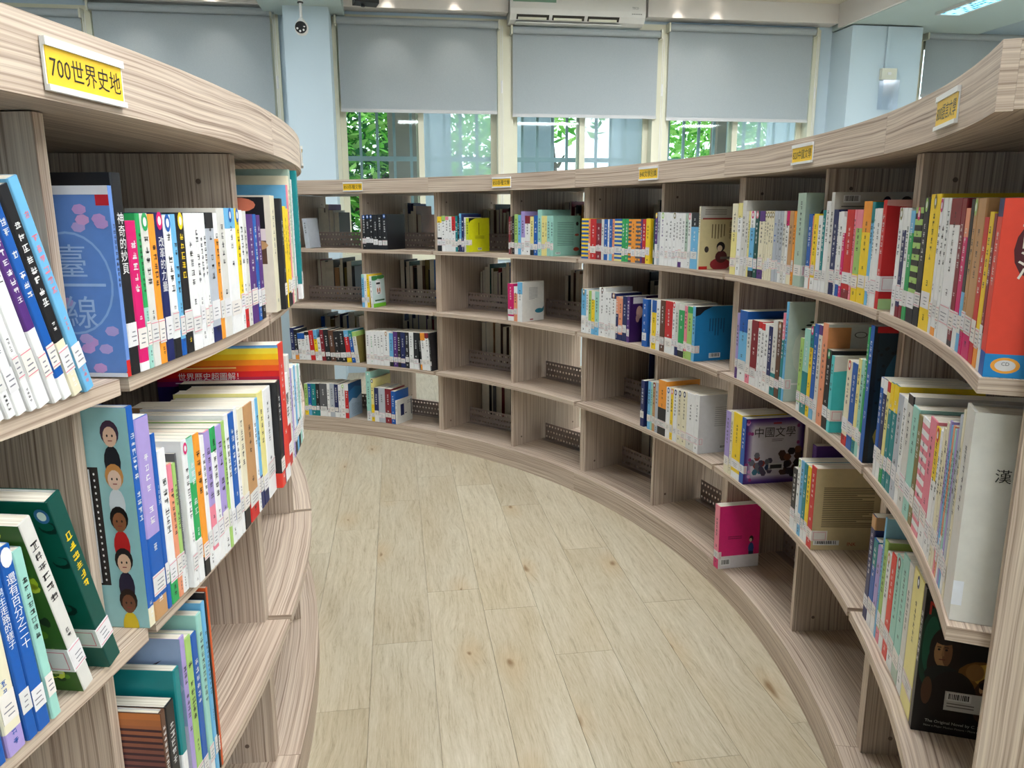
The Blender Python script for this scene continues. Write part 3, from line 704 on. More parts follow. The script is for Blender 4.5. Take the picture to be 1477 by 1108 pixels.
@art
def bigwhite(A, rng):
    A.rect(0, 0, 1, 1, (228, 226, 216)); A.text('漢字', .20, .72, .019, (40, 38, 36)); A.rect(0, .08, .05, .2, (240, 244, 250))
@art
def prince(A, rng):                        # black fantasy novel cover with a portrait
    A.rect(0, 0, 1, 1, (18, 18, 20)); A.ell(.12, .60, .14, .28, (14, 60, 46), 20); A.ell(.11, .62, .09, .2, (22, 92, 70), 20)
    A.ell(.70, .40, .30, .15, (120, 84, 34), 20); A.ell(.78, .46, .2, .08, (206, 164, 70)); A.ell(.62, .47, .1, .06, (150, 110, 60)); A.ell(.78, .28, .16, .17, (70, 46, 32))
    A.ell(.27, .60, .17, .155, (34, 22, 18), 20); A.ell(.37, .50, .08, .1, (34, 22, 18)); A.ell(.15, .5, .06, .1, (34, 22, 18)); A.ell(.25, .58, .095, .105, (184, 140, 96), 20); A.ell(.30, .575, .055, .09, (130, 90, 60), 16); A.ell(.26, .675, .12, .045, (34, 22, 18))
    A.ell(.27, .42, .2, .07, (22, 30, 30)); A.ell(.4, .27, .27, .19, (26, 18, 16), 20); A.ell(.12, .3, .06, .1, (90, 60, 40))
    for q in (-.045, .035): A.rect(.25+q-.022, .612, .25+q+.022, .618, (34, 22, 18)); A.ell(.25+q, .598, .016, .008, (24, 16, 14), 8)
    A.poly([(.245, .60), (.262, .60), (.27, .555), (.235, .555)], (160, 116, 78)); A.rect(.215, .525, .285, .533, (120, 66, 52))
    A.ell(.73, .36, .045, .035, (206, 160, 120)); A.ell(.73, .385, .05, .026, (40, 26, 20)); A.ell(.74, .29, .06, .05, (96, 60, 40)); A.ell(.9, .34, .04, .03, (190, 140, 100))
    A.rect(.33, .18, .73, .315, (222, 220, 214)); A.barcode(.35, .25, .62, .305, rng); A.lines(.36, .66, .2, .24, 2, (110, 108, 104), rng)
    A.text('N', .13, .875, .034, (176, 46, 34)); A.text('PRINCE', .36, .795, .014, (206, 206, 200)); A.text('The Original Novel by C. S. Lewis', .52, .085, .0074, (216, 216, 210)); A.text('Now a Major Motion Picture • More images inside', .53, .052, .0052, (196, 196, 190))
@art
def photoblue(A, rng):
    A.rect(0, 0, 1, 1, (176, 196, 214)); A.poly([(0, .45), (.3, .55), (.6, .5), (1, .62), (1, 1), (0, 1)], (46, 110, 160)); A.poly([(0, .75), (.5, .88), (1, .8), (1, 1), (0, 1)], (24, 74, 124)); A.lines(.2, .8, .05, .4, 10, (120, 140, 160), rng, .25)
@art
def handcover(A, rng):
    A.rect(0, 0, 1, 1, (206, 226, 222)); A.rect(0, 0, 1, .12, (120, 200, 50)); A.ell(.2, .93, .3, .08, (50, 130, 60)); A.ell(.7, .95, .35, .07, (70, 150, 60)); A.rect(.3, .4, .68, .84, (238, 238, 236)); A.lines(.34, .64, .7, .8, 1, (40, 40, 40), rng, .6)
    for q in (.42, .58): A.ell(.0+q, .53, .06, .08, (190, 120, 84))
    A.rect(.4, .42, .6, .45, (50, 50, 50)); A.lines(.15, .9, .16, .26, 1, (50, 90, 60), rng, .5)
@art
def navysquare(A, rng):
    A.rect(0, 0, 1, 1, (222, 220, 210)); A.rect(.22, .32, .45, .8, (28, 36, 84)); A.rect(.5, .36, .62, .4, (60, 60, 90)); A.lines(.66, .95, .75, .9, 3, (150, 150, 150), rng); A.rect(.9, .25, .96, .9, (70, 70, 72))
@art
def birdcover(A, rng):                     # pale green cover, ink drawing
    A.rect(0, 0, 1, 1, (196, 212, 204)); A.ell(.5, .5, .4, .3, (214, 222, 212))
    for k in range(14): A.ell(.55+rng.uniform(-.3, .35), .78+rng.uniform(-.05, .09), .07, .012, (34, 44, 46), 6)
    for k in range(5): A.ell(.5+rng.uniform(-.3, .3), .06+.03*k, .3, .01, (60, 120, 160) if k % 2 else (240, 240, 240), 8)
@art
def sagecover(A, rng):
    A.rect(0, 0, 1, 1, (178, 200, 184)); A.ell(.42, .74, .24, .14, (90, 92, 84), 20); A.ell(.42, .74, .21, .12, (120, 120, 110), 20); A.lines(.3, .55, .68, .8, 3, (30, 30, 30), rng)
@art
def treecover(A, rng):                     # dark teal evening with branches
    A.rect(0, 0, 1, 1, (22, 42, 54)); A.ell(.55, .6, .42, .32, (30, 84, 108), 20); A.ell(.6, .58, .3, .24, (56, 132, 160), 20); A.rect(.03, .955, 1, 1, (190, 34, 38)); A.rect(0, 0, .05, .955, (22, 26, 30)); A.ell(.5, .2, .42, .16, (150, 134, 56), 20); A.ell(.5, .18, .3, .1, (196, 176, 70), 20)
    for k in range(110): A.ell(rng.random(), .05+.86*rng.random()**.8, .018, .012, (14, 18, 20), 5)
@art
def dolphin(A, rng):
    A.rect(0, 0, 1, 1, (208, 206, 200)); A.rect(0, 0, .25, .97, (222, 150, 96)); A.rect(.0, .03, .001, .04, (222, 150, 96)); A.ell(.36, .9, .07, .03, (60, 60, 60)); A.ell(.36, .9, .06, .024, (220, 220, 214)); A.poly([(.45, .80), (.6, .86), (.66, .9), (.7, .86), (.85, .82), (.8, .8), (.6, .81)], (60, 50, 56)); A.ell(.82, .9, .08, .03, (140, 120, 60)); A.lines(.5, .75, .88, .92, 1, (90, 90, 90), rng)
@art
def barcodecover(A, rng):
    A.rect(0, 0, 1, 1, (212, 208, 196)); A.barcode(.1, .9, .3, .97, rng); A.lines(.08, .5, .855, .87, 1, (90, 90, 84), rng, .6); A.ell(.62, .9, .05, .06, (40, 44, 70)); A.ell(.85, .9, .07, .06, (60, 50, 46))
@art
def turqcover(A, rng):
    A.rect(0, 0, 1, 1, (70, 200, 200)); A.poly([(0, 1), (0, .8), (.4, .84), (.8, .95), (.85, 1)], (236, 230, 220)); A.lines(.35, .8, .4, .8, 9, (30, 110, 110), rng, .35, True); A.barcode(.3, .03, .6, .1, rng)
@art
def bookanimal(A, rng):
    A.rect(0, 0, 1, 1, (150, 204, 224)); A.ell(.6, .55, .5, .2, (60, 140, 60)); A.ell(.6, .86, .4, .035, (190, 80, 60)); A.lines(.3, .9, .84, .88, 1, (240, 220, 190), rng, .6)

_LABELS = {}
ONES = 'zeroth first second third fourth fifth sixth seventh eighth ninth tenth eleventh twelfth thirteenth fourteenth fifteenth sixteenth seventeenth eighteenth nineteenth'.split()
def ordinal(n):
    if n < 20: return ONES[n]
    t = {2: 'twent', 3: 'thirt', 4: 'fort', 5: 'fift'}[n // 10]
    return t + 'ieth' if n % 10 == 0 else t + 'y-' + ONES[n % 10]

def make_book(t, h, d, spec, rng, side_sgn):
    """spec: dict with main,bands,title,label,art..; returns cover, pages, label meshes"""
    m = spec['main']; c = pc(m); sc = pc(spec.get('side', m))
    hard = spec.get('hard', False)
    ct = .0018 if hard else .0007
    ins = .003 if hard else .0004
    br = {0.0, h}
    for (z0, z1, k) in spec['bands']: br |= {z0*h, z1*h}
    br = sorted(br)
    b = MB(); ch = min(.0022, t*.16); x = t/2
    P = [(-x, d), (-x, ch), (-x+ch*.5, ch*.2), (-x+ch, 0), (x-ch, 0), (x-ch*.5, ch*.2), (x, ch), (x, d)]
    def colat(z):
        for (z0, z1, k) in spec['bands'][::-1]:
            if z0*h - 1e-6 <= z <= z1*h + 1e-6: return pc(k)
        return None
    for z0, z1 in zip(br, br[1:]):
        bc = colat((z0+z1)/2); cs = bc or c; cd = (bc if bc and spec.get('wrap', True) else sc)
        for k in range(7):
            p, q = P[k], P[k+1]
            b.face([(p[0],p[1],z0), (q[0],q[1],z0), (q[0],q[1],z1), (p[0],p[1],z1)], cd if k in (0, 6) else cs)
    Q = [(-x+ct, d), (-x+ct, ch+ct), (x-ct, ch+ct), (x-ct, d)]
    for z, fl in ((0, -1), (h, 1)):
        pts = [(-x, d), (-x, ch), (-x+ch, 0), (x-ch, 0), (x, ch), (x, d), (x-ct, d), (x-ct, ch+ct), (-x+ct, ch+ct), (-x+ct, d)]
        b.face([(p[0], p[1], z) for p in pts][::fl], c)
    for p, q in zip(Q, Q[1:]): b.face([(q[0],q[1],0), (p[0],p[1],0), (p[0],p[1],h), (q[0],q[1],h)], WHT)
    for s in (-1, 1): b.face([(s*x,d,0), (s*(x-ct),d,0), (s*(x-ct),d,h), (s*x,d,h)], c)
    tcol = spec.get('tcol') or ('W' if m in DARKS else 'K')
    if spec.get('text'):
        body = '\n'.join(spec['text']); v, f = text_mesh(body)
        ys = [p[1] for p in v]; hh = max(ys)-min(ys); cy = (max(ys)+min(ys))/2
        z0, z1 = spec.get('tz', (.4, .92)); s = min((z1-z0)*h/hh, t*.72)
        b.mesh([(p[0]*s, -.0003, (z0+z1)/2*h + (p[1]-cy)*s) for p in v], f, pc(tcol))
    elif tcol != '-':
        z1 = h*(.80 + .12*rng.random()); z0 = h*(.42 + .12*rng.random())
        spine_glyphs(b, t, z0, z1, pc(tcol), rng)
        if rng.random() < .6: spine_glyphs(b, t*.55, h*.30, h*.38, pc(tcol), rng)
        if rng.random() < .5: spine_glyphs(b, t*.6, h*.03, h*.12, pc(tcol), rng)
    if spec.get('badge'):
        w_ = min(t*.42, .008); A0 = []
        for k in range(12): A0.append((w_*math.cos(k*math.pi/6), -.0004, h*.945 + w_*1.5*math.sin(k*math.pi/6)))
        b.face(A0, pc(spec['badge'])); b.face([(p[0]*.55, -.0005, h*.945 + (p[2]-h*.945)*.5) for p in A0], pc('W'))
    if spec.get('art'):
        A = Art(b, t, d, h, side_sgn); ARTS[spec['art']](A, rng)
    pg = MB(); pg.box((-x+ct+.0001, ch+ct+.0001, ins), (x-ct-.0001, d-.0015, h-ins))
    lb = None
    if spec.get('sticker', True):
        lb = MB(); z0 = .030 + rng.uniform(-.006, .007); hh = .026 + rng.uniform(-.002, .006); y = -.0006; xx = x - t*rng.choice((.01, .03, .08))
        wht = lin(rng.choice(((232, 230, 230), (224, 222, 218), (236, 230, 222))))
        lb.box((-xx, y, z0), (xx, -.0002, z0+hh), wht)
        pk = lin((224, 120, 140)); y2 = y-.0001
        for q in ((z0+.002, z0+hh-.003) if rng.random() < .5 else ()): lb.face([(-xx,y2,q), (xx,y2,q), (xx,y2,q+.001), (-xx,y2,q+.001)], pk)
        for k in range(3):
            zz = z0 + .006 + k*.0055; ww = xx*(.3+.4*rng.random()); xo = xx*rng.uniform(-.2, .2); lb.face([(xo-ww,y2,zz), (xo+ww,y2,zz), (xo+ww,y2,zz+.0014), (xo-ww,y2,zz+.0014)], lin((128, 128, 136)))
        if spec.get('wraplabel'):
            s = side_sgn; x2 = s*(x+.0019); L = spec['wraplabel']/100.0
            lb.box((min(s*x, x2), y, z0), (max(s*x, x2), L, z0+hh), wht)
            x3 = s*(abs(x2)+.0002)
            for (a0, q0, a1, q1) in ((.004, z0+.003, L-.004, z0+.004), (.004, z0+hh-.004, L-.004, z0+hh-.003), (.004, z0+.003, .005, z0+hh-.003), (L-.005, z0+.003, L-.004, z0+hh-.003)):
                lb.face([(x3,a0,q0), (x3,a1,q0), (x3,a1,q1), (x3,a0,q1)], pk)
    return b, pg, lb

def parse(tok):
    p = tok.split(':'); x = float(p[0]); top = p[1]; s = p[2]
    sp = {'bands': [], 'main': s[0], 'lean': 0.0}
    for o in s[1:].split(','):
        if not o: continue
        k, v = o[0], o[1:]
        if k == '^': sp['bands'].append((1-int(v[1:])/100, 1, v[0]))
        elif k == '_': sp['bands'].append((0, int(v[1:])/100, v[0]))
        elif k == '#': sp['tcol'] = v
        elif k == '!': sp['lean'] = float(v)
        elif k == '*': sp['badge'] = v
        elif k == '$': sp['side'] = v
        elif k == '-': sp['sticker'] = False
        elif k == 'd': sp['depth'] = float(v)/100
        elif k == 'm': sp['mindepth'] = 1
        elif k == '@': sp['art'] = v
        elif k == 'H': sp['hard'] = True
        elif k == 'w': sp['wraplabel'] = float(v or 2)
        elif k == 'n': sp['wrap'] = False
        elif k == 'T': sp['text'] = v
        elif k == 'S': sp['bands'] += [(q/10, q/10+.05, v) for q in range(0, 10)]
        elif k == 'b': sp['sb'] = float(v)/100
        elif k == 'z': sp['zoff'] = float(v)/100
    return x, top, sp

COUNT = {}; ENDS = {}
HMAX = {1: .299, 2: .303, 3: .305, 4: .315}      # clear height of each tier
def corners(c):
    x, t, h, a = c; lift = abs(math.sin(a))*t/2
    return [(x + u*math.cos(a) + z*math.sin(a), lift - u*math.sin(a) + z*math.cos(a)) for u, z in ((-t/2, 0), (t/2, 0), (t/2, h), (-t/2, h))]
def extent(c, sgn, z0, z1):
    P = corners(c); xs = []
    for k in range(81):
        z = max(z0, 0) + (min(z1, .4) - max(z0, 0))*k/80
        for p, q in zip(P, P[1:] + P[:1]):
            if (p[1]-z)*(q[1]-z) <= 0 and abs(p[1]-q[1]) > 1e-9: xs.append(p[0] + (q[0]-p[0])*(z-p[1])/(q[1]-p[1]))
    xs += [p[0] for p in P if z0 <= p[1] <= z1]
    return (max if sgn > 0 else min)(xs) if xs else None
def clash(a, b):
    best = -9
    for k in range(90):
        z = .0001 + .34*k/90
        r, l = extent(a, 1, z, z+1e-6), extent(b, -1, z, z+1e-6)
        if r is not None and l is not None: best = max(best, r - l)
    return best
def row(unit, tier, zoom, x0, toks, sb=None, mode='base', label_over=None):
    """books standing in a row, left to right; x in the pixels of a zoomed view (ox, oy, scale)"""
    ox, oy, s = zoom
    left = unit in LUNITS
    if sb is None: sb = -.006 if left else .004
    C, R = (CLt, RL) if left else (CR, RR)
    a0, a1, ms, _ = (LUNITS if left else RUNITS)[unit]
    z = ZT[tier-1]
    Rs = R - sb if left else R + sb
    sg = 1 if left else -1               # arc coordinate q = sg*theta*Rs grows to the right
    qa, qb = sorted((sg*a0*Rs, sg*a1*Rs))
    def pos(q, r=None): a = q/(sg*Rs); r = r or Rs; return C[0]+r*math.cos(a), C[1]+r*math.sin(a)
    def solve(px, zz): return bisect(lambda q: proj(*pos(q), zz)[0], qa-.25, qb+.25, px)
    bounds = [qa] + sorted(sg*m*Rs for m in ms) + [qb]
    items = []
    px0 = ox + x0/s
    for tok in toks.split():
        x, top, sp = parse(tok)
        px1 = ox + x/s
        if sp['main'] == '.': px0 = px1; continue
        zz = z
        if mode == 'top': zz = z + float(top[1:])/100
        q0, q1 = (solve(px0, zz), solve(px1, zz)) if mode != 'deg' else (sg*R_(px0)*Rs, sg*R_(px1)*Rs); px0 = px1
        if top[0] == 'h': h = float(top[1:])/100
        else:
            X, Y = pos((q0+q1)/2); ty = oy + float(top)/s
            h = bisect(lambda k: proj(X, Y, k)[1], z+.02, z+.42, ty) - z
        items.append([q0, q1, h, sp])
    # keep every bay's books between its panels
    for qs, qe in zip(bounds, bounds[1:]):
        mem = [i for i in items if qs <= (i[0]+i[1])/2 < qe or (qs == bounds[0] and (i[0]+i[1])/2 < qs) or (qe == bounds[-1] and (i[0]+i[1])/2 >= qe)]
        if not mem: continue
        lo, hi = min(i[0] for i in mem), max(i[1] for i in mem)
        gap = PTH + .003 if (qs == qa or qe == qb) else PTH/2 + .003
        e0 = qs + (PTH+.003 if qs == qa else PTH/2+.003); e1 = qe - ((.004 if unit == 'E' else PTH+.003) if qe == qb else PTH/2+.003)
        bay = (unit, tier, round(qs/Rs, 3)); e0 = max(e0, ENDS.get(bay, -99)*Rs + .001)
        nl, nh = max(lo, e0), min(hi, e1)
        if nh - nl < (hi-lo)*.4: nl = max(e0, min(lo, e1-(hi-lo))); nh = e1
        ENDS[bay] = nh/Rs
        f = (nh-nl)/(hi-lo)
        for i in mem: i[0] = nl + (i[0]-lo)*f; i[1] = nl + (i[1]-lo)*f
        # a leaning book rests on its neighbour (or on the panel) instead of passing through it
        prev = None; push = 0.0
        for i in mem:
            hh = min(i[2], HMAX[tier]); tt = (i[1]-i[0])*(.932 if left else .985)*math.cos(R_(i[3]['lean']))
            cur = ((i[0]+i[1])/2 + push, tt, hh, R_(i[3]['lean']))
            need = 0.0
            if prev is None:
                if i[3]['lean']: need = max(0.0, e0 - extent(cur, -1, 0, 9))
            elif i[3]['lean'] or prev[3]: need = max(0.0, clash(prev, cur))
            push += need; i[0] += push; i[1] += push
            prev = (cur[0]+need,) + cur[1:]
        if mem: ENDS[bay] = max(ENDS[bay], max(i[1] for i in mem)/Rs)
    rng = random.Random(unit + str(tier) + str(x0))
    for q0, q1, h, sp in items:
        t = max(.003, (q1-q0)*(.932 if left else .985))*math.cos(R_(sp['lean'])); h = max(.10, min(h, HMAX[tier]))
        d = sp.get('depth') or min(.235, max(.12, h*.70))
        lim = .262 - sb
        d = min(d, lim)
        qc = (q0+q1)/2; a = qc/(sg*Rs)
        X, Y = pos(qc, Rs - (sp.get('sb', 0)) * (1 if left else -1))
        rz = a + math.pi/2 if left else a - math.pi/2
        cov, pg, lb = make_book(t, h, d, sp, rng, -1 if left else 1)
        key = (unit, tier); COUNT[key] = COUNT.get(key, 0) + 1
        nm = PAL[sp['main']][1]
        size = 'thick ' if t > .034 else 'slim ' if t < .010 else ''
        size = ('tall ' if h > .255 else 'small ' if h < .175 else '') + size
        if sp['lean']: size = 'leaning ' + size
        extra = ''
        if sp['bands'] and not sp.get('art'):
            k = sp['bands'][0][2]
            if PAL[k][1] != nm: extra = ' and ' + PAL[k][1]
        lab = '%s%s%s book, %s from left, %s shelf, %s' % (size, nm, extra, ordinal(COUNT[key]), ('top', 'second', 'third', 'bottom')[tier-1],
              {'E': 'end bookcase', 'A': 'bookcase adjoining the end one', 'B': 'third bookcase', 'C': 'half empty bookcase', 'D': 'bookcase nearest the pillar', 'L': 'bulging bookcase', 'M': 'bookcase past the bulging one'}[unit])
        if len(lab.split()) > 16: lab = lab.replace(extra, '', 1)
        if sp.get('art') and sp['art'] in ART_LABEL: lab = ART_LABEL[sp['art']]
        o = cov.build('book', PRINT, None, label=lab, cat='book', group='library books on the curved shelves')
        le = R_(sp['lean']); o.location = (X, Y, z + .0005 + abs(math.sin(le))*t/2 + sp.get('zoff', 0))
        o.rotation_mode = 'XYZ'; o.matrix_world = Matrix.Translation(o.location) @ Matrix.Rotation(rz, 4, 'Z') @ Matrix.Rotation(le, 4, 'Y')
        pg.build('pages', PAGES, o)
        if lb: lb.build('spine_label', PRINT, o)

ART_LABEL = {
 'blossom': 'blue book with pale pink blossom cover standing first past the panel', 'people': 'pale teal book with a column of small drawn people on its cover',
 'worldhist': 'tall book with rainbow striped cover and big white Chinese title', 'photobook': 'cream book with market photograph on its cover, after the divider',
 'foliage': 'leaning white spined book with a green leaf photograph cover', 'swirls': 'dark green leaning book with black scroll pattern, against the side panel',
 'sunset': 'thick brown book with rippled sunset cover on the third shelf', 'eagle': 'pale blue book with a flying eagle on its cover',
 'redleaf': 'red book with light green foot, its red cover in view', 'whale': 'white book with a blue whale on its back cover',
 'limecover': 'lime yellow book with rounded black corner, cover in view', 'mintcover': 'mint green book with small red drawings on its back cover',
 'storycover': 'tan book with a seated figure in red robe on the cover', 'purplecover': 'dark purple book with white barcode, cover in view',
 'bluecover': 'big sky blue book with barcode, closing the second shelf row', 'whitecover': 'plain white book with barcode, closing the third shelf row',
 'litcover': 'purple edged book titled in large black Chinese letters, cover facing out', 'textcover': 'tan book with back cover full of text and red spine',
 'pinkcover': 'bright pink book leaning alone on the bottom shelf', 'seacover': 'thick orange-red book with white title and blue foot at the end panel',
 'bigwhite': 'very thick white dictionary-like book beside the end panel', 'prince': 'black fantasy novel with a portrait and barcode sticker on its cover',
 'photoblue': 'red spined book with layered blue mountain cover', 'handcover': 'picture book with two small hands on a white and green cover',
 'navysquare': 'small cream book with a navy square on its cover', 'birdcover': 'pale blue book with ink drawing, taller than its neighbours', 'sagecover': 'tall sage green book with a dark round emblem',
 'treecover': 'dark book with blue spine and bare tree branches on its cover', 'dolphin': 'tall book with orange strip and a jumping dolphin on grey cover',
 'barcodecover': 'tall beige book with barcode at the top of its back cover', 'turqcover': 'turquoise book with barcode at its foot, cover in view', 'bookanimal': 'light blue picture book with a green hill on its cover'}
Z1 = (0, 0, 1)
# --- left side, 700 bookcase
zA = (0, 230, 2.914)
row('L', 1, zA, -60, '-15:h21:W,!-15 25:h21:W,!-15 65:h21:W,!-16 112:h21:W,!-16 145:h21:W,!-17 203:h22:W,!-17,T界史 245:h22:W,!-18,^V62,#W 287:h22:B,!-18,_W12 333:h23:K,!-18,_c28 376:h24:b,!-19,#P')
zB = (0, 680, 2.77)
row('L', 2, zB, -40, '32:h19:B,!-3 105:h21.5:c,!-4,_v12,#B 146:h21:B,!-5,T男生走路的樣子 196:h21:B,!-5,T還有百分之二十,*W,_B10 233:h20:t,!-6 318:h0:. 366:h23:w,!-15,@foliage,$E,w3 422:h0:. 476:h24:S,!-16,@swirls,#Y,w3,H')
zC = (160, 280, 4.2625)
row('L', 1, zC, 106, '132:-50:z,@blossom,_R9,n,-,w4,d18 190:-130:K,#W,T神奇的妙頁,d19,w4 247:165:W,^M94,n,$W,#W 272:120:t,^E60 318:120:w,*E 356:125:W,_O40,^O70,n 402:115:N,*M,T改革的力量 447:130:W,_K14,*B 475:125:b,_B12 522:118:K,*Y,#Y 573:118:W 600:118:W,#K 621:118:W 641:118:W,#K 691:115:g,_N12,^K12 713:118:O,^W20 756:88:w 816:88:W,*B,^b16 838:90:Y,*B,_W25 858:100:W,_R16 880:105:w 918:125:V 936:125:B 959:130:V,_K20')
row('M', 1, Z1, 5.75, '6.5:h23:c,@photobook,-,d20,b1 6.95:h22.5:K,^K9,d20 7.2:h20.5:Y,-,w3 7.65:h21:Y,_K14,#K 8.1:h20.5:Y,_K14 8.4:h25.5:P,$b,d18 8.8:h27.5:c,d19 9.2:h29:s,-,d20 9.6:h27:W,_r20 10.0:h29:T,_W12,d19,b-1 10.5:h24:b 11:h24:W', sb=-.02, mode='deg')
zE = (120, 560, 3.165)
row('L', 2, zE, 285, '318:95:B,@people,_c9,n,H,$t,-,d16 383:140:B,^v58,_d10,d17 402:215:B,T100天,d16 440:285:W,_E22 462:350:o,^P20 478:345:e,_W25 485:300:G,_W20')
zF = (240, 490, 3.957)
row('L', 2, zF, 132, '160:600:W,*M 196:580:E,^t30,_W30 232:560:O,_K14 256:570:W 290:540:P,^v55,_W12 322:515:W,^E18 356:505:v,_W20 373:480:e 396:440:W 428:430:B,_W16 446:400:W 480:400:c,_K16 531:375:d,_R18,d19 546:350:W 562:340:b,_N30 590:300:y,_N20 633:280:W', sb=-.015)
row('L', 2, Z1, 3.05, '3.45:559:K,_q14,d18 4.1:503:q,@worldhist,_W10,-,d23,#W', sb=-.026, mode='deg')
row('M', 2, Z1, 5.75, '6.4:540:W,_R45,w3,T鄭年,d17 6.8:512:w,-,d20 7.1:532:v 7.55:530:W,_K30 7.95:528:b 8.4:528:W,_K35 8.9:526:t 9.3:526:W', sb=-.015, mode='deg')
zH = (150, 840, 4.134)
row('L', 3, zH, 318, '350:h20.5:D,@sunset,-,H,d15 405:h20.5:K,#W,- 440:h24:T,_W45,-,d17,#- 472:h27.5:v,@eagle,-,d19 512:h26.5:e,#K 548:h26:B 578:h28:t,_W14 598:h29:b 606:h30:K,#- 616:h30.5:n,-,#-', mode='top')
# --- right side
zI = (400, 250, 5.04)
row('D', 1, zI, 205, '240:330:g,!-5,- ')
row('D', 1, zI, 622, '650:305:K,*B,#W 676:303:K,*B,#W 700:302:K,*B,#W 735:302:K,#W 765:300:K,#W 803:298:K,*B,#W,d17')
row('D', 2, zI, 598, '622:735:b,^t10 646:735:W,#B 668:735:Y 692:750:W,@handcover,-,!-3')
zJ = (400, 440, 5.275)
row('D', 3, zJ, 98, '126:175:N,_W18,!-2 152:190:K,_O20,!-2 180:215:W,^B22,!-3 207:215:W,^B22,!-3 241:205:W,^K12,!-3 276:195:R,!-4 302:190:Y,^b30,_W20,!-4 326:250:W,!-4 354:190:r,!-4 392:190:K,!-5 430:195:D,!-5 470:200:K,!-5 512:200:K,!-6 548:195:R,^b20,_Y14,!-6 576:195:B,^T25,!-7 606:205:w,^e15,!-7,$j')
row('D', 3, zJ, 680, '709:200:W 738:200:W,#E 763:200:W 789:200:W 813:200:W 856:205:W,*d 886:215:b,_K20 919:205:V,#W 942:205:K 976:208:N 1006:210:K 1040:210:W 1078:212:K,_W18 1084:h0:. 1096:215:K,_O20,!-4 1130:215:W,^O20,!-4 1158:215:W,^r14,!-4 1170:215:K,!-4')
row('D', 4, zJ, 215, '241:600:e,_Y20 266:600:B,_b30 301:600:T 328:600:K,_T20 386:600:G,_W20 407:600:W 441:600:g 470:605:N,_W16 494:610:W 521:605:W,*e 549:600:R,_R8,@photoblue,^W20')
row('D', 4, zJ, 662, '701:505:t,*t,_W15 726:560:y,_Y40,*G 762:630:N,_W20 816:630:g 866:640:r,#W 899:658:B,#W 916:730:w,@navysquare,-,d15')
zK = (620, 240, 4.617)
row('C', 1, zK, 52, '80:335:W,_K40,^Y18 105:330:W,^e15 126:335:W,^P10 147:335:W 171:335:W,^R40 186:330:T 197:330:K 211:315:b,_N30 229:318:N 241:340:w 262:345:l,@limecover,w2,d16')
row('C', 1, zK, 524, '536:335:r 548:335:D 562:330:K 586:320:e,_W20 606:325:b 632:300:v,_W40 666:330:W,^r20 690:335:y,_K15 716:328:B 741:290:t,d19 766:330:y 777:330:y 801:330:t 821:330:t,@mintcover,d17')
row('C', 2, zK, 520, '559:782:M,_W12,!-1 582:800:o,^W20 616:772:W,^b30,@whale,-,d15')
zL = (820, 260, 4.26)
row('B', 1, zL, 62, '108:235:Y,SB,#-,-,- 120:240:o 158:238:R 192:240:r,^G10 209:240:w 233:240:B 243:240:W 263:240:B,_b20 277:240:o 325:238:B,Sy,#- 347:238:E 368:238:E 387:240:O,SG 415:240:O 447:240:O,SG 459:240:V 481:240:R,_r20 509:237:Y 521:240:S')
row('B', 1, zL, 523, '538:200:V,*Y,_W40 553:197:g 586:200:W,*e,#V 606:200:W 631:205:W 651:200:W,*j 667:205:W 686:205:W,_V10 706:205:W 723:205:s,_W30 741:205:W,*P 786:200:K,_b75,n,$b 797:162:c,@storycover,-,d17')
row('B', 2, zL, 75, '104:670:b,_W40,*j 119:675:W 136:680:e,_W25 157:682:Y,^W20,_b20 182:685:t,_b30 221:660:W,*D 241:690:W 256:695:W 286:695:W,^N12,*d 301:715:N,^o40 326:725:o,_N14 353:715:N 371:715:V,@purplecover,d16')
row('B', 2, zL, 468, '498:735:B 504:735:W 531:738:Y,^B25 554:737:W 584:740:D,_D20 629:745:R,_W30,#W 646:750:W,*R 666:752:w,_N20 701:760:E,^w12,_K20 719:775:P,_e14 749:778:e,^E12 768:778:b,@bluecover,w2,d18')
zM = (820, 480, 3.464)
row('B', 3, zM, 371, '389:245:N 403:245:b 413:250:t 426:250:d,*r 440:250:g 479:240:O,_K50,w1 501:275:W,*B 514:280:Y,*P 536:285:W,*N 556:290:c,*N 581:295:c,*N 620:305:W,_w20 643:312:W,@whitecover,w2,d16')
zN = (1050, 270, 6.925)
row('A', 1, zN, 8, '66:165:c,_y60 112:160:W,^y20 152:135:w,d22 179:240:w,^w20 196:240:y 246:240:b,^W25,*M,_K10 288:240:S,*P,_S12 346:240:c,^V15,_V14 366:240:c,*j 390:240:c,*j 414:240:c,*j 437:240:c,*j 475:238:g,#B 501:240:g 531:240:g,_W20 561:240:w 591:238:W,^M20 636:238:d,_c14 661:242:O 746:58:s,@sagecover,d20,w1 789:270:B,_W16 800:285:o 846:268:Y,_W16')
zO = (1160, 270, 5.83)
row('A', 1, zO, 66, '102:240:W,_W20 125:195:T,_W20 161:120:W 190:45:w,@barcodecover,-,d20 232:190:N,_N14 246:210:W 276:205:W,_B14 300:250:M,^W20 362:190:R,_r10,w2 382:190:P 432:190:e,^P20,_Y30 501:120:Y,^O30,w3 527:125:b,^T20 542:182:W 591:180:W 622:108:R,@redleaf,w4,d19')
zP = (1160, 270, 5.83)
row('E', 1, zP, 716, '750:175:W,*j,#N 780:175:N,_r10,^W20 806:178:W,_r12 840:200:E,^b20 900:172:e,*M,_K12,SK,$e 946:90:K,*e')
zQ = (1310, 260, 3.695)
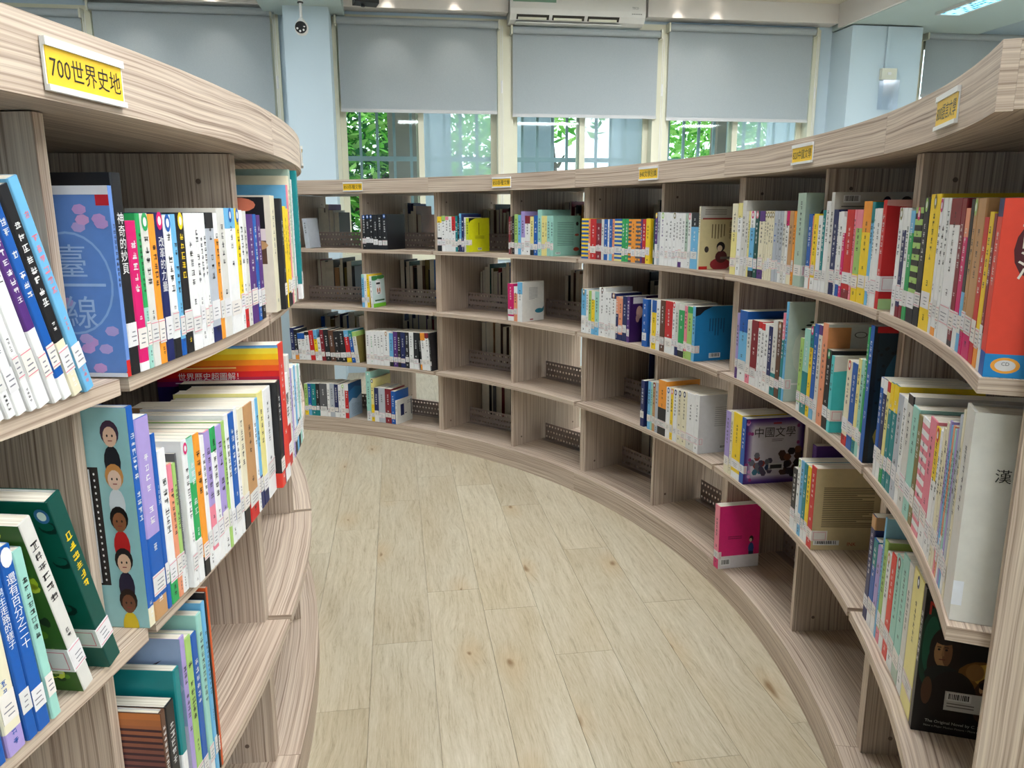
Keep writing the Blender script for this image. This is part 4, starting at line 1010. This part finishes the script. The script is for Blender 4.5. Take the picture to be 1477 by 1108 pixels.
row('E', 1, zQ, 46, '102:75:Y,*j,d20 118:95:W,*M 142:95:W,_O6 158:95:W 216:97:W,^r18 240:97:r,_K4 264:150:M,^o20,_W25 282:100:b,^K60 300:95:d,*e,_M15,w2 340:95:d,_M22,$d 364:200:R,_R24 386:170:Y,_O20 402:180:r,_W25 428:95:q,_B14,@seacover,-,d22,#W,w3,^N10')
zR = (1040, 420, 4.263)
row('A', 2, zR, 78, '93:135:v,_V30 141:122:b,_W20,^B30,d18 166:180:w,_P14 206:182:r,_W24,#W 226:188:W,^R10 246:200:W,^R10 268:205:W 291:220:N,_W18 319:182:w,_T30 346:190:D,*d 362:135:T,^P30 378:68:b,@birdcover,d17,w2 455:h0:. 476:290:e,_W12 511:235:T,^t50 531:212:Y,*M,^T24 556:205:B,_b14 578:210:w,^V10 611:200:o,@dolphin,-,d22 641:362:K,*E 660:400:u,@turqcover,w3,d16')
row('A', 2, zR, 732, '771:430:c,*R,_R12 811:455:B,_B12 836:432:y,_T14 860:440:t 876:240:E,_W20 905:232:B,@treecover,-,d20,H')
zS = (1020, 570, 4.26)
row('A', 3, zS, 96, '126:100:v,_c25 141:100:c 191:115:Y,_W10 217:142:B,@litcover,d20,H,w1')
row('A', 3, zS, 462, '486:h23:V,b6,-,d13,#-,$V 515:440:K,_W20 535:385:W,*e 556:400:b 577:420:T,_W20 600:440:Y,_W24 632:440:R,@textcover,w4,d19')
row('A', 4, zS, 68, '98:680:P,_M20,@pinkcover,!-2,w1,d15,b-2')
row('E', 2, Z1, 1257, '1261:545:B,_W30,^W10 1266:548:N,_W25,^W14 1270:551:y,_E20,^R10 1275:553:T,^Y25 1281:556:T,^Y25 1288:570:g 1293:575:W,_W20 1300:570:w,^K8,n,d22 1308:588:t,#S,d22 1313:600:j,^j30 1322:605:W,SP 1330:605:P,_W25,d20 1335:618:Y,_W60,*R 1338:622:W 1341:618:c 1344:610:c 1346:608:v,_P25 1348:615:b,_o20 1350:615:o,_W30 1352:620:t,_v20 1354:620:v,_b20 1357:600:g,_W20 1359.5:592:c 1368:588:w,@bigwhite,H,-,d24')
zT = (1225, 730, 3.82)
row('E', 3, zT, 40, '62:15:N,_N30,^d12,d20 86:150:B,^T30,_W20 108:190:v,_W25 118:35:b,@bookanimal,d20,- 136:160:e,_P14,d18 158:230:W,*d,_W20 184:245:q,_q24,d18 214:260:t,*r,_W20 246:262:t,_s12,d19 270:310:w,_W20 322:372:y,*N,d17 336:440:K,@prince,w4,H,-,d13.5,#W', sb=.022)

# ------------------------------------------------------------------ books of the far sides of the bookcases, right run seen through the gaps, left run added to block light
def far_side():
    rng = random.Random(11); b = MB()
    names = 'KKNDDrGSVKNwcjdB'
    def book(C, R, a, z, t, h, d, col, out, lean):
        ca, sa = math.cos(a), math.sin(a)
        def Pt(rr, tt, zz):
            tt2 = tt*math.cos(lean) + zz*math.sin(lean); z2 = zz*math.cos(lean) - tt*math.sin(lean)
            return (C[0] + rr*ca - tt2*sa, C[1] + rr*sa + tt2*ca, z + z2 + abs(math.sin(lean))*t/2 + .0005)
        r0, r1 = (R-d, R) if out else (R, R+d)
        P = [Pt(r, q, k) for k in (0, h) for (r, q) in ((r0,-t/2), (r1,-t/2), (r1,t/2), (r0,t/2))]
        for i, q in enumerate(((3,2,1,0),(4,5,6,7),(0,1,5,4),(1,2,6,5),(2,3,7,6),(3,0,4,7))):
            inner = (i == 5) if out else (i == 3)
            b.face([P[k] for k in q], lin((232, 226, 208)) if (i == 1 or inner) and rng.random() < .8 else pc(col))
    def fill(C, R, a0, a1, tier, frac, out, lean=0):
        z = ZT[tier-1]; m = .022/R; a = a1-m - (a1-a0-2*m)*frac; end = a1-m
        while True:
            t = rng.uniform(.012, .032); da = t/R
            if a + da > end: break
            book(C, R, a+da/2, z, t*.96, rng.uniform(.19, .26), rng.uniform(.14, .18), rng.choice(names), out, lean); a += da
    for k, (a0, a1, ms, _) in RUNITS.items():
        cuts = [a0] + ms + [a1]
        for p, q in zip(cuts, cuts[1:]):
            for t in (1, 2, 3, 4):
                fr = 1.0
                if k == 'D': fr = {1: .3, 2: .5, 3: .5, 4: .0}[t]
                if k == 'C': fr = {1: .9, 2: .62, 3: .6, 4: .55}[t]
                if k in 'BC' and t >= 3 and p == cuts[0]: fr = 0.0 if t == 4 else .0
                fill(CR, RR+DEP-.03, p, q, t, fr, True)
    for k, (a0, a1, ms, _) in LUNITS.items():  # left run: unseen rows put in to keep light out of its interior
        cuts = [a0] + ms + [a1]
        for p, q in zip(cuts, cuts[1:]):
            for t in (1, 2, 3):
                if k == 'M' and t == 3: continue
                fill(CLt, RL-DEP+.03, p, q, t, 1.0, False)
    b.build('far_side_books', PRINT, None, label='books on the far sides of the bookcases, seen through the gaps', cat='books', kind='stuff')
far_side()

# ------------------------------------------------------------------ ceiling lights
lm = MB(); lm.box((-.58, -.28, -.012), (.58, .28, -.004)); lamp_me = lm.data('diffuser', M_LAMP)
fm = MB()
for lo, hi in (((-.60,-.30,-.03),(.60,-.28,0)), ((-.60,.28,-.03),(.60,.30,0)), ((-.60,-.28,-.03),(-.58,.28,0)), ((.58,-.28,-.03),(.60,.28,0))): fm.box(lo, hi)
frame_me = fm.data('frame', M_WHITEP)
LIGHTS = [(uu, vv) for uu in (-.25, 1.9, 4.6) for vv in (3.4, 5.8, 8.2)] + [(-2.9, 1.7), (1.0, 1.7)]  # last pair, by the window wall, is added to brighten the blinds
for uu, vv in LIGHTS:
    if True:
        p = ROOM @ Vector((uu, -vv, ZC))
        e = empty('ceiling_light_offscreen', p, AL, label='white framed rectangular ceiling light panel', cat='ceiling light', group='ceiling light panels')
        inst(frame_me, 'frame', (0, 0, 0), 0, e); inst(lamp_me, 'diffuser_offscreen', (0, 0, 0), 0, e)
# downlights just above the frame, known from the bright patches they leave on the white soffit band
for uu in (-2.75, -2.2, -.95, -.45, 1.30, 1.62):
    p = ROOM @ Vector((uu, -.20, ZC))
    e = empty('downlight_offscreen', p, AL, label='small round recessed downlight before the white soffit band', cat='downlight', group='downlights along the window wall')
    b = MB(); b.lathe([(.05, -.004), (.05, -.0005)], 16); b.build('ring', M_WHITEP, e)
    b = MB(); b.lathe([(.03, -.0055), (.03, -.0042)], 14); b.build('lens_offscreen', M_GLOW, e)
    l = bpy.data.lights.new('downlight_offscreen', 'SPOT'); l.energy = SPOT_W; l.spot_size = R_(70); l.spot_blend = .8; l.color = (1, .9, .8); l.shadow_soft_size = .03
    lo = bpy.data.objects.new('bulb_offscreen', l); COL.objects.link(lo); lo.parent = e; lo.location = (0, 0, -.02)
# the bright cyan tinted panel under the right beam
p = ROOM @ Vector((3.20, -1.01, 2.75))
e = empty('ceiling_panel', p, AL, label='white framed ceiling panel with a cyan pattern under the right beam', cat='ceiling panel')
b = MB()
for lo, hi in (((-.10,-.30,-.02),(.10,-.28,0)), ((-.10,.28,-.02),(.10,.30,0)), ((-.10,-.28,-.02),(-.08,.28,0)), ((.08,-.28,-.02),(.10,.28,0))): b.box(lo, hi)
b.build('frame', M_WHITEP, e)
b = MB(); b.box((-.08, -.28, -.016), (.08, .28, -.004)); pn = b.build('diffuser', M_SCREEN, e)
b = MB(); rng = random.Random(2)
for i in range(4):
    for j in range(14):
        if rng.random() < .55:
            x, y = -.075 + i*.041, -.27 + j*.039; b.face([(x, y, -.0162), (x, y+.03, -.0162), (x+.012+.018*rng.random(), y+.03, -.0162), (x+.03, y, -.0162)], pc('B'))
b.build('pattern', simple('cyan_print', (60, 190, 225), .5), e)

# ------------------------------------------------------------------ roller blinds
def blind(u0, u1, ztop, zbot, label, right_chain=True):
    e = empty('roller_blind', label=label, cat='roller blind', group='grey roller blinds on the windows'); e.matrix_world = ROOM @ Matrix.Translation((0, 0, 0))
    b = MB(); b.tube((u0+.015, -.075, ztop-.025), (u1-.015, -.075, ztop-.025), .026, n=18); smooth(b.build('roller', BLIND, e))
    b = MB(); rbox(b, u0+.02, u1-.02, .0475, .0485, zbot+.02, ztop-.03); b.build('fabric', BLIND, e)
    b = MB(); rbox(b, u0+.018, u1-.018, .043, .053, zbot, zbot+.025); b.build('bottom_bar', M_PLAIN, e)
    for q in (u0, u1-.012):
        b = MB(); rbox(b, q, q+.012, .022, .105, ztop-.06, ztop+.005); b.build('bracket', M_CREAMP, e)
    q = u1 if right_chain else u0
    b = MB(); b.tube((q+.006, -.085, ztop-.03), (q+.006, -.085, 1.35), .0022, n=6); b.tube((q+.02, -.085, ztop-.03), (q+.02, -.085, 1.35), .0022, n=6)
    b.build('chain', M_WHITEP, e)
    b = MB(); b.tube((q+.013, -.085, 2.21), (q+.013, -.085, 2.30), .006, n=8); b.build('chain_tag', M_WHITEP, e)
blind(-4.45, -3.11, 2.72, 1.95, 'grey roller blind behind the bulging bookcase, far from the white pillar')
blind(-3.07, -1.795, 2.77, 1.95, 'grey roller blind beside the white pillar with camera, over the bulging bookcase')
blind(-1.345, -.10, 2.73, 2.055, 'grey roller blind between the white pillar and the air conditioner')
blind(-.015, 1.20, 2.70, 2.038, 'grey roller blind under the air conditioner')
blind(1.25, 2.515, 2.755, 2.027, 'grey roller blind beside the air conditioner, next to the blue pillar')
blind(3.49, 4.78, 2.757, 2.25, 'grey roller blind past the blue pillar with the socket box')

# ------------------------------------------------------------------ air conditioner
e = empty('air_conditioner', label='white wall air conditioner above the middle blind', cat='air conditioner'); e.matrix_world = ROOM
b = MB(); u0, u1 = -.035, 1.02
prof = [(.0, 2.712), (.10, 2.712), (.165, 2.725), (.20, 2.762), (.21, 2.80), (.205, 2.91), (.0, 2.91)]
for p, q in zip(prof, prof[1:] + prof[:1]): b.face([(u0, -p[0], p[1]), (u1, -p[0], p[1]), (u1, -q[0], q[1]), (u0, -q[0], q[1])])
b.face([(u0, -p[0], p[1]) for p in prof][::-1]); b.face([(u1, -p[0], p[1]) for p in prof]); b.build('body', M_WHITEP, e)
def acpt(f, off): # point on the sloped lower front between (.165,2.715) and (.20,2.755)
    return (.165+.035*f + .75*off, 2.725+.037*f - .66*off)
for k in range(3):
    a = u0 + .05 + k*.275; c = a + .25
    b = MB(); p, q = acpt(.15, .0006), acpt(.95, .0006); b.face([(a,-p[0],p[1]), (c,-p[0],p[1]), (c,-q[0],q[1]), (a,-q[0],q[1])]); b.build('outlet', M_DARKG, e)
    b = MB(); p, q = acpt(.2, .003), acpt(.6, .003); b.box((a+.012, -p[0]-.002, p[1]-.004), (c-.02, -q[0], q[1]-.002)); b.build('louvre', M_CREAMP, e)
b = MB(); rbox(b, u0+.045, u0+.87, .10, .175, 2.706, 2.712); b.build('flap', M_WHITEP, e)
b = MB(); rbox(b, u0+.02, u0+.35, .2085, .2115, 2.845, 2.87); b.build('display', simple('green_strip', (130, 170, 150), .3), e)
b = MB(); v, f = text_mesh('TECO'); b.mesh([(u1-.085+p[0]*.02, -.2115, 2.825+p[1]*.022) for p in v], f, lin((120, 130, 130))); b.build('brand_mark', PRINT, e)
b = MB()
for k in range(6): rbox(b, u1-.11+.014*k, u1-.101+.014*k, .205, .2075, 2.782, 2.787, col=pc('G'))
b.build('indicator', PRINT, e)

# ------------------------------------------------------------------ dome camera, black box, socket box on the pillar
p = ROOM @ Vector((-1.53, -.62, 2.74))
e = empty('security_camera', p, AL, label='white hanging security camera with a ring of lights under the beam', cat='camera')
b = MB(); b.lathe([(.045, -.016), (.052, -.008), (.052, 0)], 18); smooth(b.build('mount', M_WHITEP, e))
b = MB(); b.tube((0, 0, -.016), (0, 0, -.06), .016, n=12); b.tube((0, 0, -.06), (0, 0, -.155), .009, n=12); b.build('stem', M_WHITEP, e)
b = MB(); b.tube((0, 0, -.052), (0, 0, -.06), .02, n=12); b.build('collar', M_BLACKP, e)
b = MB(); prof = [(.010, -.15), (.022, -.165), (.040, -.19), (.046, -.215), (.042, -.24), (.028, -.258), (.008, -.264)]; b.lathe(prof[::-1], 18); smooth(b.build('body', M_WHITEP, e))
b = MB(); b.tube((0, -.03, -.218), (0, -.052, -.222), .038, n=20); fc = b.build('face', M_BLACKP, e)
for k in range(6):
    a = k*math.pi/3 + .3; c = MB(); c.tube((.024*math.cos(a), -.0515, -.222+.024*math.sin(a)), (.024*math.cos(a), -.0535, -.222+.024*math.sin(a)), .007, n=8); c.build('led', M_WHITEP, fc)
p = ROOM @ Vector((-1.10, -.42, 2.79))
e = empty('speaker_box', p, AL + .2, label='small black box mounted on the ceiling in front of the soffit band', cat='speaker')
b = MB(); b.box((-.085, -.06, -.055), (.085, .06, .02)); bo = b.build('body', M_BLACKP, e); md = bo.modifiers.new('bevel', 'BEVEL'); md.width = .015; md.segments = 3
b = MB(); b.tube((-.02, 0, -.055), (-.02, 0, -.072), .014, n=10); b.build('knob', M_BLACKP, e)
b = MB(); b.tube((0, 0, .02), (0, 0, ZC-2.79), .012, n=10); b.build('bracket', M_BLACKP, e)
e = empty('socket_box', label='cream socket box with conduit and clear cover on the blue pillar', cat='socket'); e.matrix_world = ROOM
b = MB(); rbox(b, 2.955, 3.085, .301, .335, 2.335, 2.42); bo = b.build('box', M_CREAMP, e); md = bo.modifiers.new('bevel', 'BEVEL'); md.width = .006; md.segments = 2
b = MB(); rbox(b, 3.005, 3.035, .335, .339, 2.37, 2.39); b.build('socket', M_WHITEP, e)
b = MB(); rbox(b, 2.985, 3.01, .301, .32, 2.42, 2.735); b.build('conduit', M_WALL, e)
b = MB(); b.box((-.07, -.03, 0), (.07, .03, .22)); bo = b.build('clear_cover', CLEAR, e); bo.location = (3.02, -.345, 2.105); md = bo.modifiers.new('bevel', 'BEVEL'); md.width = .02; md.segments = 3

# ------------------------------------------------------------------ outside
b = MB(); rbox(b, -14, 16, -16, -.23, -.3, -.25); rbuild(b, 'ground', M_SOIL, kind='structure')
def grille(u0, u1, k):
    e = empty('window_grille', label='grey painted metal bars outside ' + k, cat='window bars', group='window bars'); e.matrix_world = ROOM
    n = int((u1-u0)/.125)
    for i in range(n+1):
        b = MB(); q = u0 + (u1-u0)*i/n; wd = .022 if i % 5 else .034
        rbox(b, q-wd/2, q+wd/2, -.32, -.30, .95, 2.75); b.build('bar', M_BAR, e)
    for z in (.97, 1.735, 2.72):
        b = MB(); rbox(b, u0, u1, -.33, -.295, z-.018, z+.018); b.build('rail', M_BAR, e)
for (a, c), k in zip(WINS, ('the window beside the white pillar', 'the window left of the air conditioner', 'the window under the air conditioner', 'the window next to the blue pillar', 'the window past the blue pillar')): grille(a+.06, c-.06, k)
def column(u, v, wd, mat, lab):
    b = MB(); rbox(b, u-wd/2, u+wd/2, v-wd/2, v+wd/2, -.25, 4.2); 
    b.box((u-wd/2-.04, -v-wd/2-.04, -.25), (u+wd/2+.04, -v+wd/2+.04, .05)); rbuild(b, 'concrete_column', mat, label=lab, cat='column', group='columns outside')
column(-.85, -1.1, .27, M_CONC, 'brown grey concrete column outside the window left of the air conditioner')
column(.42, -1.3, .32, M_CONCB, 'pale grey column outside the window under the air conditioner')
column(1.33, -1.1, .30, M_CONCB, 'pale grey column outside beside the middle window post')
column(2.25, -1.1, .18, M_CONC, 'brown grey concrete column outside the window next to the blue pillar')
column(-.50, -1.7, .26, M_CONCB, 'pale column behind the screened window pane')
column(3.45, -2.0, .42, M_CONCB, 'wide pale column outside by the blue pillar')
b = MB(); rbox(b, -8, 10, -12.3, -12, -.25, 2.2)
for k in range(9): rbox(b, -8+2*k, -7.8+2*k, -12, -11.9, -.25, 2.3)
rbuild(b, 'garden_wall', M_SOIL, label='low pale wall at the back of the garden', cat='wall')
def tree(u, v, h, r, cz, n, cols, label, seed, lean=0.0, leaf=.09):
    rng = random.Random(seed); p = ROOM @ Vector((u, -v, -.25))
    e = empty('tree', p, AL, label=label, cat='tree', group='trees outside the windows')
    b = MB(); pts = [Vector((0, 0, 0)), Vector((lean*.4, 0, h*.3)), Vector((lean, .05, h*.65)), Vector((lean*1.2, 0, h))]
    for i in range(3): b.tube(pts[i], pts[i+1], .11-.03*i, .08-.03*i, n=9)
    b.build('trunk', M_BARK, e)
    for k in range(7):
        a = rng.random()*6.28; st = pts[1].lerp(pts[2], rng.random()); en = st + Vector((math.cos(a)*r*.8, math.sin(a)*r*.5, r*(.1+.5*rng.random())))
        c = MB(); m_ = (st+en)/2 + Vector((0, 0, -.08)); c.tube(st, m_, .035, .026, n=6); c.tube(m_, en, .026, .012, n=6); c.build('branch', M_BARK, e)
    l = MB()
    for k in range(n):
        while True:
            q = Vector((rng.uniform(-1, 1), rng.uniform(-1, 1), rng.uniform(-1, 1)))
            if .15 < q.length < 1: break
        q = Vector((q.x*r, q.y*r*.7, cz + q.z*r*.95)); s = leaf*rng.uniform(.6, 1.3)
        d1 = Vector((rng.uniform(-1, 1), rng.uniform(-1, 1), rng.uniform(-.8, .5))).normalized(); d2 = d1.cross(Vector((rng.uniform(-1, 1), rng.uniform(-1, 1), 1))).normalized()
        l.face([q - d1*s, q + d2*s*.38, q + d1*s, q - d2*s*.38], lin(rng.choice(cols)))
    l.build('foliage', LEAF, e, kind='stuff')
G1 = ((96, 170, 60), (130, 200, 90), (60, 130, 50), (40, 96, 52), (170, 216, 120)); G2 = ((120, 190, 80), (160, 214, 110), (90, 164, 70), (190, 226, 140))
tree(-1.5, -3.0, 3.2, 1.15, 2.1, 4200, G1, 'leafy green tree outside the window beside the brown column', 3)
tree(.05, -5.8, 3.4, 1.2, 2.3, 2600, G2, 'pale green tree behind the screened pane', 4)
tree(1.12, -3.0, 3.6, .8, 3.1, 700, G2, 'thin tree with bare crooked trunk outside the middle window', 8, lean=-.2)
tree(3.3, -4.3, 3.4, 1.3, 2.4, 3600, G2, 'light green tree with dark branches near the blue pillar', 6, lean=.3)
tree(-4.3, -4.0, 3.2, 1.3, 2.2, 2200, G1, 'green tree outside the blinds behind the bulging bookcase', 9)
tree(6.4, -5.5, 3.2, 1.4, 2.2, 2000, G1, 'green tree outside past the blue pillar', 10)
